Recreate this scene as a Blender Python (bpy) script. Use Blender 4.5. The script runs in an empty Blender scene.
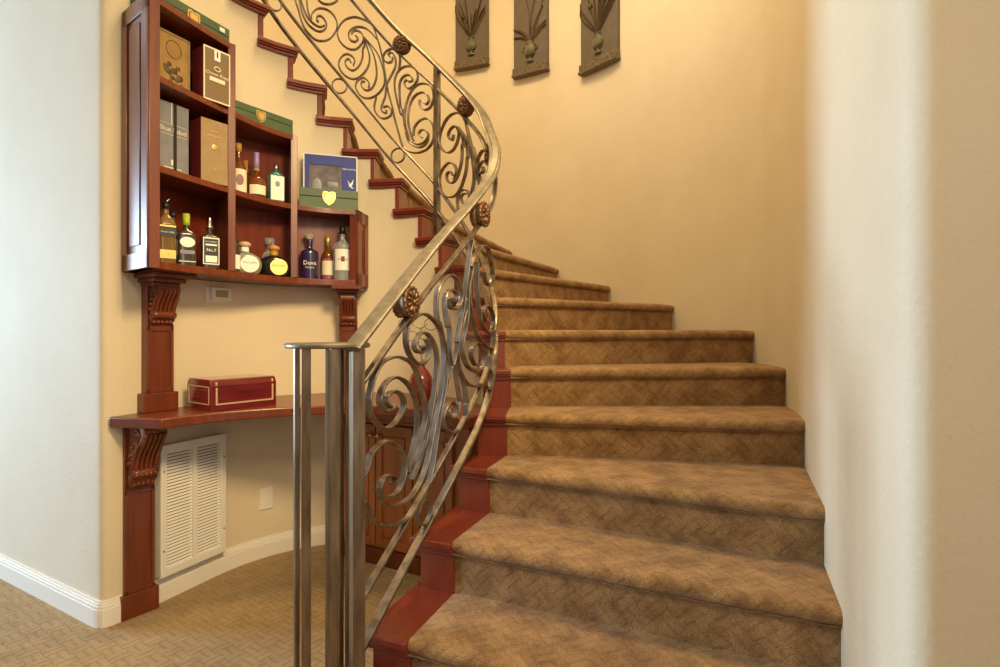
import bpy, bmesh, math, random, bisect
from mathutils import Vector, Matrix
random.seed(7)
PI = math.pi
scene = bpy.context.scene
COL = scene.collection

# ------------------------------------------------------------------ camera, exposure, world, lights
cam_d = bpy.data.cameras.new('camera'); cam = bpy.data.objects.new('camera', cam_d); COL.objects.link(cam)
cam.location = (0, 0, 1.255); cam.rotation_euler = (PI/2, 0, 0)
cam_d.sensor_width = 36; cam_d.lens = 19.8; cam_d.shift_y = -0.0025; cam_d.clip_start = .02
scene.camera = cam
vs = scene.view_settings
vs.view_transform = 'Standard'; vs.look = 'None'; vs.gamma = 1; vs.use_curve_mapping = False
vs.exposure = 0.0
W = bpy.data.worlds.new('world'); scene.world = W; W.use_nodes = True
W.node_tree.nodes['Background'].inputs[0].default_value = (1.0, .86, .70, 1)
W.node_tree.nodes['Background'].inputs[1].default_value = .24
def area(name, loc, target, size, energy, color, size_y=None, spread=PI):
    l = bpy.data.lights.new(name, 'AREA'); l.energy = energy; l.color = color; l.spread = spread
    l.size = size
    if size_y: l.shape = 'RECTANGLE'; l.size_y = size_y
    o = bpy.data.objects.new(name, l); COL.objects.link(o); o.location = loc
    d = Vector(target) - Vector(loc); o.rotation_euler = d.to_track_quat('-Z', 'Y').to_euler()
    return o
# daylight through a window at the far left end of the hall
area('window_daylight', (-9.5, 3.3, 1.8), (1.1, 1.6, 1.5), 2.3, 980, (.55, .76, 1.0), 2.6)
# softer daylight from the entrance behind the camera, to the right
area('entrance_daylight', (2.8, -2.8, 2.3), (.2, 3, 1.2), 2.0, 40, (1.0, .88, .78), 2.2)
# added cool light from high behind, for the pale patch on the stair wall
area('upper_wall_fill', (-2.4, -3.6, 4.9), (1.6, 3.9, 4.2), 1.0, 5, (.80, .90, 1.0), .8, .45)
# warm ceiling fixtures: high over the stairwell and over the upper flight
area('stairwell_lamp', (-.3, 2.9, 5.3), (-.3, 2.9, 0), .9, 93, (1.0, .73, .35))
area('landing_lamp', (-2.2, 3.0, 5.2), (.2, 4.2, 2.0), .7, 25, (1.0, .74, .36))
# unseen warm fills added to brighten the bar niche: one narrow, one broad
area('niche_fill', (.45, .8, 3.0), (-1.15, 2.95, 1.0), .5, 17, (1.0, .73, .35), None, 1.35)
area('hall_fill', (.10, -.9, 3.2), (-.9, 2.9, .9), .5, 28, (1.0, .77, .45))

# ------------------------------------------------------------------ materials
def newmat(name):
    m = bpy.data.materials.new(name); m.use_nodes = True
    return m, m.node_tree.nodes, m.node_tree.links, m.node_tree.nodes['Principled BSDF']
def simple(name, col, rough=.5, metal=0, spec=None, trans=0, ior=None, coat=0):
    m, n, l, b = newmat(name)
    b.inputs['Base Color'].default_value = (*col, 1); b.inputs['Roughness'].default_value = rough
    b.inputs['Metallic'].default_value = metal
    if trans: b.inputs['Transmission Weight'].default_value = trans
    if ior: b.inputs['IOR'].default_value = ior
    if coat: b.inputs['Coat Weight'].default_value = coat; b.inputs['Coat Roughness'].default_value = .15
    return m
def noisy(name, c1, c2, scale=(20, 20, 20), rough=.5, metal=0, bump=0, bscale=60, detail=4, coat=0, bdist=.01):
    m, n, l, b = newmat(name)
    tc = n.new('ShaderNodeTexCoord'); mp = n.new('ShaderNodeMapping'); mp.inputs['Scale'].default_value = scale
    l.new(tc.outputs['Object'], mp.inputs['Vector'])
    nz = n.new('ShaderNodeTexNoise'); nz.inputs['Scale'].default_value = 1; nz.inputs['Detail'].default_value = detail
    l.new(mp.outputs['Vector'], nz.inputs['Vector'])
    r = n.new('ShaderNodeValToRGB'); r.color_ramp.elements[0].position = .3; r.color_ramp.elements[1].position = .7
    r.color_ramp.elements[0].color = (*c1, 1); r.color_ramp.elements[1].color = (*c2, 1)
    l.new(nz.outputs['Fac'], r.inputs['Fac']); l.new(r.outputs['Color'], b.inputs['Base Color'])
    b.inputs['Roughness'].default_value = rough; b.inputs['Metallic'].default_value = metal
    if coat: b.inputs['Coat Weight'].default_value = coat; b.inputs['Coat Roughness'].default_value = .12
    if bump:
        n2 = n.new('ShaderNodeTexNoise'); n2.inputs['Scale'].default_value = bscale; n2.inputs['Detail'].default_value = 3
        l.new(tc.outputs['Object'], n2.inputs['Vector'])
        bp = n.new('ShaderNodeBump'); bp.inputs['Strength'].default_value = bump; bp.inputs['Distance'].default_value = bdist
        l.new(n2.outputs['Fac'], bp.inputs['Height']); l.new(bp.outputs['Normal'], b.inputs['Normal'])
    return m
def carpet_mat(name, c1, c2, rot, cell, coord='Object', pat=.5):
    """cut-pile carpet with a sculpted basket weave turned 45 degrees"""
    m, n, l, b = newmat(name)
    tc = n.new('ShaderNodeTexCoord'); mp = n.new('ShaderNodeMapping')
    mp.inputs['Rotation'].default_value = (0, 0, rot); mp.inputs['Scale'].default_value = (1/cell, 1/cell, 1/cell)
    nw = n.new('ShaderNodeTexNoise'); nw.inputs['Scale'].default_value = 22; nw.inputs['Detail'].default_value = 2
    l.new(tc.outputs['Object'], nw.inputs['Vector'])
    mx = n.new('ShaderNodeMix'); mx.data_type = 'VECTOR'; mx.inputs[0].default_value = .22
    l.new(tc.outputs[coord], mp.inputs['Vector']); l.new(mp.outputs['Vector'], mx.inputs[4]); l.new(nw.outputs['Color'], mx.inputs[5])
    ck = n.new('ShaderNodeTexChecker'); ck.inputs['Scale'].default_value = 1
    ck.inputs['Color1'].default_value = (1, 1, 1, 1); ck.inputs['Color2'].default_value = (0, 0, 0, 1)
    l.new(mx.outputs[1], ck.inputs['Vector'])
    ws = []
    for ax in ('X', 'Y'):
        w = n.new('ShaderNodeTexWave'); w.bands_direction = ax; w.inputs['Scale'].default_value = .628; w.inputs['Distortion'].default_value = 0
        l.new(mx.outputs[1], w.inputs['Vector']); ws.append(w)
    mm = n.new('ShaderNodeMixRGB'); l.new(ck.outputs['Color'], mm.inputs['Fac']); l.new(ws[0].outputs['Color'], mm.inputs[1]); l.new(ws[1].outputs['Color'], mm.inputs[2])
    pr = n.new('ShaderNodeValToRGB'); pr.color_ramp.elements[0].position = 0; pr.color_ramp.elements[1].position = .45
    pr.color_ramp.elements[0].color = (1-pat, 1-pat, 1-pat, 1); pr.color_ramp.elements[1].color = (1, 1, 1, 1)
    l.new(mm.outputs['Color'], pr.inputs['Fac'])
    nz = n.new('ShaderNodeTexNoise'); nz.inputs['Scale'].default_value = 13; nz.inputs['Detail'].default_value = 6
    l.new(tc.outputs['Object'], nz.inputs['Vector'])
    r = n.new('ShaderNodeValToRGB'); r.color_ramp.elements[0].position = .35; r.color_ramp.elements[1].position = .65
    r.color_ramp.elements[0].color = (*c1, 1); r.color_ramp.elements[1].color = (*c2, 1)
    l.new(nz.outputs['Fac'], r.inputs['Fac'])
    mul = n.new('ShaderNodeMixRGB'); mul.blend_type = 'MULTIPLY'; mul.inputs['Fac'].default_value = 1
    l.new(r.outputs['Color'], mul.inputs[1]); l.new(pr.outputs['Color'], mul.inputs[2])
    fine = n.new('ShaderNodeTexNoise'); fine.inputs['Scale'].default_value = 210; fine.inputs['Detail'].default_value = 2; l.new(tc.outputs['Object'], fine.inputs['Vector'])
    fr = n.new('ShaderNodeMapRange'); fr.inputs['From Min'].default_value = .3; fr.inputs['From Max'].default_value = .7; fr.inputs['To Min'].default_value = .72; fr.inputs['To Max'].default_value = 1.18
    l.new(fine.outputs['Fac'], fr.inputs['Value'])
    m2 = n.new('ShaderNodeMixRGB'); m2.blend_type = 'MULTIPLY'; m2.inputs['Fac'].default_value = 1
    l.new(mul.outputs['Color'], m2.inputs[1]); l.new(fr.outputs[0], m2.inputs[2]); l.new(m2.outputs['Color'], b.inputs['Base Color'])
    ad = n.new('ShaderNodeMath'); ad.operation = 'MULTIPLY_ADD'; ad.inputs[1].default_value = .5
    l.new(fine.outputs['Fac'], ad.inputs[0]); l.new(pr.outputs['Color'], ad.inputs[2])
    bp = n.new('ShaderNodeBump'); bp.inputs['Strength'].default_value = 1; bp.inputs['Distance'].default_value = .009
    l.new(ad.outputs[0], bp.inputs['Height']); l.new(bp.outputs['Normal'], b.inputs['Normal'])
    b.inputs['Roughness'].default_value = 1; b.inputs['Sheen Weight'].default_value = .15; b.inputs['Sheen Roughness'].default_value = .5
    b.inputs['Specular IOR Level'].default_value = .1
    return m
def wood_mat(name, c1, c2, rough=.3, coat=.4, scale=(30, 30, 2.5)):
    return noisy(name, c1, c2, scale, rough, 0, .05, 90, 6, coat)
M = {}
M['plaster'] = noisy('plaster', (.70, .60, .43), (.74, .64, .47), (3, 3, 3), .75, 0, .22, 75, 3, 0, .006)
M['plaster_plain'] = noisy('plaster_corner', (.72, .64, .52), (.76, .68, .56), (3, 3, 3), .7, 0, .3, 65, 3, 0, .006)
M['ceiling'] = simple('ceiling_paint', (.85, .80, .70), .9)
M['white_trim'] = simple('white_trim_paint', (.86, .82, .74), .4)
M['stair_carpet'] = carpet_mat('stair_carpet', (.265, .145, .058), (.44, .262, .112), .785, .05, 'UV', .16)
M['floor_carpet'] = carpet_mat('floor_carpet', (.36, .232, .095), (.44, .29, .128), .6, .05, 'Object', .22)
M['red_wood'] = wood_mat('red_painted_wood', (.165, .028, .013), (.21, .037, .017), .32, .35)
M['cherry'] = wood_mat('cherry_wood', (.115, .022, .007), (.19, .040, .012), .34, .22)
M['cherry_in'] = wood_mat('cherry_wood_inside', (.13, .016, .006), (.20, .028, .009), .4, .15)
M['honey'] = wood_mat('honey_cherry_wood', (.25, .072, .016), (.37, .115, .028), .33, .4)
M['iron'] = noisy('brushed_bronze_iron', (.15, .115, .085), (.36, .30, .245), (30, 30, 12), .30, .88, .05, 200)
M['newel_iron'] = noisy('newel_iron', (.15, .10, .06), (.36, .28, .20), (40, 40, 5), .34, .8, .05, 200)
M['rail_iron'] = noisy('handrail_iron', (.15, .125, .09), (.26, .22, .165), (30, 30, 30), .42, .55, .05, 200)
M['bronze'] = noisy('dark_bronze_casting', (.13, .070, .035), (.27, .15, .075), (60, 60, 60), .4, .7, .2, 200)
M['gold'] = simple('gold_foil', (.72, .52, .18), .35, .7)
M['brass'] = simple('brass_knob', (.62, .47, .24), .3, .9)
M['green_box'] = noisy('green_card', (.060, .105, .050), (.075, .125, .062), (20, 20, 20), .5)
M['dark_seam'] = simple('dark_seam', (.02, .025, .015), .7)
M['cream'] = simple('cream_paper', (.80, .74, .58), .6)
M['white_paper'] = simple('white_paper', (.85, .84, .80), .5)
M['grey_box'] = noisy('slate_grey_card', (.20, .20, .225), (.25, .25, .28), (20, 20, 20), .4)
M['black'] = simple('black_satin', (.012, .011, .012), .4)
M['black_glass'] = simple('black_bottle_glass', (.012, .010, .008), .08, 0, coat=.5)
M['brown_card'] = simple('brown_card', (.20, .135, .065), .5)
M['tan_card'] = noisy('tan_card', (.30, .20, .10), (.36, .25, .13), (30, 30, 30), .45)
M['maroon_card'] = simple('maroon_card', (.16, .018, .018), .4)
M['blue_card'] = simple('royal_blue_card', (.030, .050, .30), .6)
M['window_film'] = noisy('dim_display_window', (.07, .055, .075), (.17, .14, .17), (18, 18, 18), .55)
M['gold_wood'] = noisy('gilded_panel', (.30, .17, .05), (.48, .30, .10), (14, 14, 9), .45)
M['clear'] = simple('clear_glass', (.86, .88, .86), .06, 0, trans=.72, ior=1.3)
M['amber'] = simple('amber_spirit', (.30, .10, .02), .06, 0, trans=.55, ior=1.4, coat=.3)
M['whisky'] = simple('golden_whisky', (.30, .17, .045), .06, 0, trans=.45, ior=1.4, coat=.3)
M['smoke'] = simple('smoky_bottle_glass', (.045, .034, .024), .08, 0, coat=.5)
M['pale_green'] = simple('pale_green_glass', (.50, .60, .44), .06, 0, trans=.6, ior=1.4)
M['teal'] = simple('teal_glass', (.05, .42, .34), .06, 0, trans=.6, ior=1.4)
M['violet'] = simple('deep_violet_glass', (.035, .022, .085), .06, 0, coat=.6)
M['pink'] = simple('pink_spirit', (.45, .10, .14), .08, 0, trans=.3, coat=.3)
M['lime'] = simple('lime_wax', (.34, .46, .02), .4)
M['lilac'] = simple('lilac_foil', (.36, .26, .58), .35)
M['orange'] = simple('orange_foil', (.50, .26, .04), .4)
M['cork'] = noisy('pale_wood_stopper', (.52, .36, .22), (.64, .47, .30), (40, 40, 10), .6)
M['orange_wood'] = simple('orange_wood_stopper', (.55, .24, .05), .5)
M['steel'] = simple('pourer_steel', (.55, .53, .50), .25, 1)
M['vase'] = noisy('red_glazed_ceramic', (.16, .016, .010), (.26, .05, .02), (26, 26, 26), .18, 0, coat=.6)
M['slate_board'] = noisy('brown_stone_panel', (.105, .079, .058), (.135, .102, .075), (12, 12, 12), .65, 0, .12, 50)
M['relief'] = noisy('bronze_relief', (.065, .042, .02), (.15, .098, .046), (50, 50, 50), .5, .15, .3, 120)
M['vase_relief'] = noisy('aged_green_relief', (.10, .10, .048), (.17, .165, .085), (50, 50, 50), .5)
M['ledge_relief'] = noisy('carved_ledge', (.05, .034, .018), (.26, .19, .105), (75, 75, 75), .55, 0, .8, 90, bdist=.02)
M['plastic'] = simple('white_plastic', (.82, .78, .70), .4)
M['lcd'] = simple('lcd_green', (.34, .33, .16), .3)
M['vent_metal'] = simple('white_vent_paint', (.82, .79, .72), .45)
M['vent_dark'] = simple('vent_shadow_duct', (.06, .055, .05), .9)
M['lacquer'] = noisy('burgundy_lacquer', (.085, .006, .010), (.17, .012, .018), (4, 60, 60), .15, 0, coat=.8)
M['lacquer_red'] = noisy('bright_lacquer', (.20, .006, .012), (.32, .014, .022), (60, 4, 60), .15, 0, coat=.8)
M['inlay'] = simple('cream_inlay', (.72, .60, .38), .4)
M['wire'] = simple('thin_wire', (.22, .17, .11), .4, .8)

# ------------------------------------------------------------------ mesh building
class MB:
    def __init__(s): s.v = []; s.f = []; s.m = []; s.sm = []
    def add(s, vs, fs, mi=0, smooth=False):
        o = len(s.v); s.v += [tuple(p) for p in vs]
        for f in fs: s.f.append([i+o for i in f]); s.m.append(mi); s.sm.append(smooth)
        return s
    def xf(s, start, mat):
        s.v[start:] = [tuple(mat @ Vector(p)) for p in s.v[start:]]
    def box(s, x0, x1, y0, y1, z0, z1, mi=0):
        return s.add([(x0,y0,z0),(x1,y0,z0),(x1,y1,z0),(x0,y1,z0),(x0,y0,z1),(x1,y0,z1),(x1,y1,z1),(x0,y1,z1)],
                     [(3,2,1,0),(4,5,6,7),(0,1,5,4),(1,2,6,5),(2,3,7,6),(3,0,4,7)], mi)
    def prism(s, poly, z0, z1, mi=0):
        a = sum(poly[i][0]*poly[(i+1) % len(poly)][1]-poly[(i+1) % len(poly)][0]*poly[i][1] for i in range(len(poly)))
        if a < 0: poly = poly[::-1]
        n = len(poly)
        return s.add([(x, y, z0) for x, y in poly]+[(x, y, z1) for x, y in poly],
                     [list(range(n))[::-1], list(range(n, 2*n))]+[(i, (i+1) % n, n+(i+1) % n, n+i) for i in range(n)], mi)
    def loft(s, rings, mi=0, closed=True, caps=True, smooth=False, wrap=False):
        n = len(rings[0]); vs = [p for r in rings for p in r]; fs = []
        R = len(rings)
        for i in range(R if wrap else R-1):
            for j in range(n if closed else n-1):
                a, b = i*n+j, i*n+(j+1) % n; c, d = ((i+1) % R)*n+(j+1) % n, ((i+1) % R)*n+j
                fs.append((a, b, c, d))
        o = len(s.v)
        s.add(vs, fs, mi, smooth)
        if caps and not wrap:
            s.f.append([o+i for i in range(n)][::-1]); s.m.append(mi); s.sm.append(False)
            s.f.append([o+(R-1)*n+i for i in range(n)]); s.m.append(mi); s.sm.append(False)
        return s
    def lathe(s, prof, c=(0, 0, 0), n=20, mi=0, smooth=True, sx=1, sy=1, power=2):
        rings = []
        for r, z in prof:
            ring = []
            for i in range(n):
                a = 2*PI*i/n; ca, sa = math.cos(a), math.sin(a)
                if power != 2:
                    k = (abs(ca)**power+abs(sa)**power)**(-1/power); ca *= k; sa *= k
                ring.append((c[0]+r*ca*sx, c[1]+r*sa*sy, c[2]+z))
            rings.append(ring)
        return s.loft(rings, mi, True, True, smooth)
    def tube(s, pts, r, n=8, mi=0, wrap=False, radii=None):
        pts = [Vector(p) for p in pts]; rings = []; N = len(pts); up = None
        for i, p in enumerate(pts):
            t = (pts[(i+1) % N]-pts[i-1]) if wrap else (pts[min(i+1, N-1)]-pts[max(i-1, 0)])
            t.normalize()
            if up is None: up = Vector((0, 0, 1)) if abs(t.z) < .9 else Vector((1, 0, 0))
            sd = t.cross(up); sd.normalize(); up = sd.cross(t); up.normalize()
            rr = radii[i] if radii else r
            rings.append([tuple(p+(sd*math.cos(2*PI*k/n)+up*math.sin(2*PI*k/n))*rr) for k in range(n)])
        return s.loft(rings, mi, True, True, True, wrap)
    def ball(s, c, r, mi=0, n=10, sx=1, sy=1, sz=1):
        return s.lathe([(max(r*math.sin(PI*i/n), r*.02), -r*sz*math.cos(PI*i/n)) for i in range(n+1)], c, n+4, mi, True, sx, sy)
    def build(s, name, mats, parent=None, loc=None, bevel=0, segs=2):
        if not isinstance(mats, (list, tuple)): mats = [mats]
        org = Vector(loc) if loc is not None else Vector((0, 0, 0))
        if parent is not None:
            q = parent
            while q is not None: org = org + q.location; q = q.parent
        me = bpy.data.meshes.new(name)
        me.from_pydata([tuple(Vector(p)-org) for p in s.v], [], s.f)
        for k in mats: me.materials.append(M[k])
        for p, mi, sm in zip(me.polygons, s.m, s.sm): p.material_index = mi; p.use_smooth = sm
        bm = bmesh.new(); bm.from_mesh(me); bmesh.ops.recalc_face_normals(bm, faces=bm.faces); bm.to_mesh(me); bm.free()
        me.update()
        o = bpy.data.objects.new(name, me); COL.objects.link(o)
        if loc is not None: o.location = loc
        if parent is not None: o.parent = parent
        if bevel:
            b = o.modifiers.new('bevel', 'BEVEL'); b.width = bevel; b.segments = segs; b.limit_method = 'ANGLE'; b.angle_limit = .6
        return o
class LB(MB):
    """like MB, but geometry is given in the local frame of its thing"""
    def build(s, name, mats, parent=None, bevel=0, segs=2):
        o = MB.build(s, name, mats, None, None, bevel, segs)
        o.parent = parent
        return o
def thing(name, label, cat, loc=(0, 0, 0), rz=0, group=None):
    o = bpy.data.objects.new(name, None); COL.objects.link(o); o.empty_display_size = .05
    o.location = loc; o.rotation_euler = (0, 0, rz); o['label'] = label; o['category'] = cat
    if group: o['group'] = group
    return o
def tag(o, label, cat, group=None):
    o['label'] = label; o['category'] = cat
    if group: o['group'] = group
    return o
def struct(o): o['kind'] = 'structure'; return o
def text(body, size, name, mat, parent, mtx, depth=.0004, align='CENTER', shear=0):
    cu = bpy.data.curves.new('t', 'FONT'); cu.body = body; cu.size = size; cu.align_x = align; cu.align_y = 'CENTER'; cu.extrude = depth; cu.shear = shear
    cu.resolution_u = 2
    tmp = bpy.data.objects.new('t', cu); COL.objects.link(tmp)
    bpy.context.view_layer.update()
    me = bpy.data.meshes.new_from_object(tmp.evaluated_get(bpy.context.evaluated_depsgraph_get()))
    bpy.data.objects.remove(tmp); me.transform(mtx)
    me.materials.clear(); me.materials.append(M[mat]); me.name = name
    o = bpy.data.objects.new(name, me); COL.objects.link(o); o.parent = parent
    return o
def front(x, y, z): return Matrix.Translation((x, y, z)) @ Matrix.Rotation(PI/2, 4, 'X')   # lettering on a face that looks towards local -y
def cr(pts, n=8):
    out = []; P = [pts[0]]+list(pts)+[pts[-1]]
    for i in range(1, len(P)-2):
        p0, p1, p2, p3 = P[i-1], P[i], P[i+1], P[i+2]
        for k in range(n):
            t = k/n; t2 = t*t; t3 = t2*t
            out.append(tuple(.5*((2*b)+(-a+c)*t+(2*a-5*b+4*c-d)*t2+(-a+3*b-3*c+d)*t3) for a, b, c, d in zip(p0, p1, p2, p3)))
    out.append(tuple(pts[-1])); return out
def offset(path, d):
    out = []
    for i, p in enumerate(path):
        a, b = path[max(i-1, 0)], path[min(i+1, len(path)-1)]
        tx, ty = b[0]-a[0], b[1]-a[1]; L = math.hypot(tx, ty) or 1
        out.append((p[0]-ty/L*d, p[1]+tx/L*d))
    return out
def lerp(a, b, t): return tuple(x+(y-x)*t for x, y in zip(a, b))

# ------------------------------------------------------------------ plan of the place
H = .18                                     # riser height
CC = (-.80, 2.49)                           # centre of the curved stair
def circ(t, r=.735, c=CC):                  # slightly oval: deeper towards the back
    t = math.radians(t); y = r*math.sin(t); return (c[0]+r*math.cos(t), c[1]+y*(1.088 if y > 0 else 1))
ANG = {6: 9, 7: 18.5, 8: 30, 9: 41, 10: 51.5, 11: 63.5, 12: 75.5, 13: 87.5, 14: 100, 15: 111.5, 16: 124, 17: 136.5, 18: 148, 19: 159, 20: 170}
IN = {1: (-.50, 1.40), 2: (-.369, 1.675), 3: (-.264, 1.955), 4: (-.148, 2.245), 5: (-.089, 2.425)}
for k, a in ANG.items(): IN[k] = circ(a)
OUT = {1: (.71, .97), 2: (.795, 1.19), 3: (.89, 1.44), 4: (1.0, 1.70), 5: (1.217, 2.2), 6: (1.375, 2.66), 7: (1.408, 3.13), 8: (1.19, 3.875), 9: (.866, 4.46), 10: (.48, 4.80),
       11: (.08, 5.03), 12: (-.36, 5.22), 13: (-.8, 5.33), 14: (-1.25, 5.34), 15: (-1.72, 5.22), 16: (-2.2, 4.93), 17: (-2.6, 4.48), 18: (-2.86, 3.9), 19: (-2.98, 3.25), 20: (-3.0, 2.7)}
CEIL = 5.6
# floor and ceiling
struct(MB().box(-11.5, 4.5, -6, 7, -.1, 0).build('floor', 'floor_carpet'))
struct(MB().box(-11.5, 4.5, -6, 7, CEIL, CEIL+.1).build('ceiling', 'ceiling'))
# hall wall on the left with its rounded plaster corner
lw = [(-6.2, 4.90), (-1.80, 2.392), (-1.735, 2.355), (-1.712, 2.343), (-1.698, 2.338), (-1.684, 2.338), (-1.673, 2.345), (-1.664, 2.357), (-1.645, 2.392), (-1.74, 2.50), (-6.1, 5.05)]
struct(MB().prism(lw, 0, CEIL).build('wall_left', 'plaster'))
# curved wall under the stair, its top stepping up with the treads
inner_ctrl = [(-1.655, 2.375), (-1.61, 2.483), (-1.563, 2.595), (-1.517, 2.705)]+[circ(a) for a in (156, 148, 140, 130, 120, 110, 100, 90, 80, 70, 60, 50, 40, 30, 20, 9)]+[IN[5], IN[4], IN[3], IN[2], (-.44, 1.53)]
inner = cr(inner_ctrl, 6)
cum = [0]
for a, b in zip(inner, inner[1:]): cum.append(cum[-1]+math.dist(a, b))
def s_of(p): return cum[min(range(len(inner)), key=lambda i: math.dist(inner[i], p))]
SK = {k: s_of(IN[k]) for k in range(2, 21)}
def in_at(s):
    i = min(max(bisect.bisect_right(cum, s)-1, 0), len(cum)-2)
    return lerp(inner[i], inner[i+1], (s-cum[i])/(cum[i+1]-cum[i]))
def strip(mb, path, z0, z1, thick, mi=0, wrap_top=True):
    o = offset(path, thick); n = len(path)
    vs = [(x, y, z0) for x, y in path]+[(x, y, z1) for x, y in path]+[(x, y, z0) for x, y in o]+[(x, y, z1) for x, y in o]
    fs = []
    for i in range(n-1):
        fs += [(i, i+1, n+i+1, n+i), (2*n+i+1, 2*n+i, 3*n+i, 3*n+i+1), (n+i, n+i+1, 3*n+i+1, 3*n+i), (i+1, i, 2*n+i, 2*n+i+1)]
    fs += [(0, n, 3*n, 2*n), (n-1, 2*n+n-1, 3*n+n-1, n+n-1)]
    mb.add(vs, fs, mi)
nw = MB()
def sub(s0, s1):
    return [in_at(s0)]+[p for p, c in zip(inner, cum) if s0+1e-4 < c < s1-1e-4]+[in_at(s1)]
strip(nw, sub(0, SK[20]), 0, CEIL, .09)
for k in range(19, 1, -1):
    strip(nw, sub(SK[k+1], SK[k]), 0, k*H-.04, .09)
struct(nw.build('wall_niche', 'plaster'))
# outer stair wall
w_right = [(4.3, .83), (1.3, .885), (.745, .896), (.718, .897), (.704, .900), (.693, .907), (.687, .917), (.6845, .930), (.6855, .945), (.691, .964), (.715, 1.022), (.79, 1.19), (.89, 1.44), (1.0, 1.70), (1.108, 1.95), (1.217, 2.2), (1.305, 2.42), (1.375, 2.66), (1.412, 2.82), (1.435, 3.0)]
w_back = [(1.435, 3.0), (1.435, 3.14), (1.40, 3.36), (1.33, 3.62)]+cr([(1.21, 3.88), (.866, 4.46), (.48, 4.80), (.08, 5.03), (-.36, 5.22), (-.8, 5.33), (-1.25, 5.34), (-1.72, 5.22), (-2.2, 4.93), (-2.6, 4.48), (-2.86, 3.9), (-2.98, 3.25)], 5)
mb = MB(); strip(mb, w_right, 0, CEIL, -.16); o = struct(mb.build('wall_right', 'plaster'))
mb = MB(); strip(mb, w_back, 0, CEIL, -.16); o = struct(mb.build('wall_back', 'plaster'))
def smooth_by_angle(o, ang=.5):
    for p in o.data.polygons: p.use_smooth = True
    bm = bmesh.new(); bm.from_mesh(o.data)
    for e in bm.edges: e.smooth = not (len(e.link_faces) == 2 and e.calc_face_angle(9) > ang)
    bm.to_mesh(o.data); bm.free()
for nm in ('wall_left', 'wall_niche', 'wall_right', 'wall_back'): smooth_by_angle(bpy.data.objects[nm], .6)
# white baseboards: plinth with a stepped moulded top
def board(mb, path, side):
    for z0, z1, t in ((0, .075, .018), (.075, .088, .015), (.088, .098, .011), (.098, .108, .007)):
        strip(mb, offset(path, side*t), z0, z1, -side*(t+.004))
mb = MB(); board(mb, [(-6.1, 4.84), (-1.735, 2.355), (-1.712, 2.343), (-1.698, 2.338), (-1.684, 2.338), (-1.673, 2.345), (-1.664, 2.357), (-1.645, 2.392)], -1); struct(mb.build('baseboard_left', 'white_trim'))
mb = MB(); board(mb, sub(.03, SK[14]), -1); struct(mb.build('baseboard_niche', 'white_trim'))
mb = MB(); board(mb, [(4.3, .83), (1.3, .885), (.745, .896), (.718, .897), (.704, .900), (.693, .907), (.687, .917), (.6845, .930)], 1); struct(mb.build('baseboard_right', 'white_trim'))

# ------------------------------------------------------------------ the staircase
stair = thing('staircase', 'curved staircase with tan sculpted carpet and dark red wooden step ends climbing left', 'staircase', (.2, 1.9, 0))
def unit(a, b): L = math.dist(a, b); return ((b[0]-a[0])/L, (b[1]-a[1])/L)
DIR = {k: unit(IN[k], OUT[k]) for k in IN}
FW = {k: (DIR[k][1], -DIR[k][0]) for k in IN}
def mv(p, d, a, f=(0, 0), b=0): return (p[0]+d[0]*a+f[0]*b, p[1]+d[1]*a+f[1]*b)
WB = .122
BND = {k: mv(IN[k], DIR[k], WB) for k in IN}
BND[1] = (-.53, 1.46)
for k in range(1, 20):
    z1 = k*H; z0 = (k-1)*H-.012; f = FW[k]; NS = 14
    if k == 1: f = (-.40, -.916)
    mb = MB(); rings = []
    for i in range(NS+1):
        t = i/NS
        P = lerp(BND[k], mv(OUT[k], DIR[k], .03), t); Q = lerp(BND[k+1], mv(OUT[k+1], DIR[k+1], .03), t)
        if k == 1 and i == 0: Q = (-.52, 1.80)
        e = .006 if i in (0, NS) else 0          # the pile rounds off at both ends
        wv = .0022*math.sin(i*2.1+k*1.7)
        ring = [(P, .014, z0), (P, .014, z1-.050), (P, .034+wv, z1-.048)]
        for a in range(-70, 91, 20):
            ra = math.radians(a); ring.append((P, .018+(.024-e)*math.cos(ra)+wv, z1-.024+(.024-e)*math.sin(ra)))
        pts = [(p[0]+f[0]*o_, p[1]+f[1]*o_, z) for p, o_, z in ring]
        pts += [(*lerp(P, Q, .5), z1-e), (*Q, z1-e), (*Q, z1-.055), (P[0]-f[0]*.04, P[1]-f[1]*.04, z1-.055), (P[0]-f[0]*.04, P[1]-f[1]*.04, z0)]
        rings.append(pts)
    mb.loft(rings, 0, True, True, True)
    o = mb.build('carpeted_step', 'stair_carpet', stair); smooth_by_angle(o, .7)
    nr = len(rings[0]); uv = o.data.uv_layers.new(name='UVMap'); wid = math.dist(BND[k], OUT[k]); vl = []
    for ring in rings:
        acc = [0]
        for a, b in zip(ring, ring[1:]): acc.append(acc[-1]+math.dist(a, b))
        vl.append(acc)
    for lp in o.data.loops:
        i, j = divmod(lp.vertex_index, nr); uv.data[lp.index].uv = (i/NS*wid+k*.37, vl[i][j]+k*.21)
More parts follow.
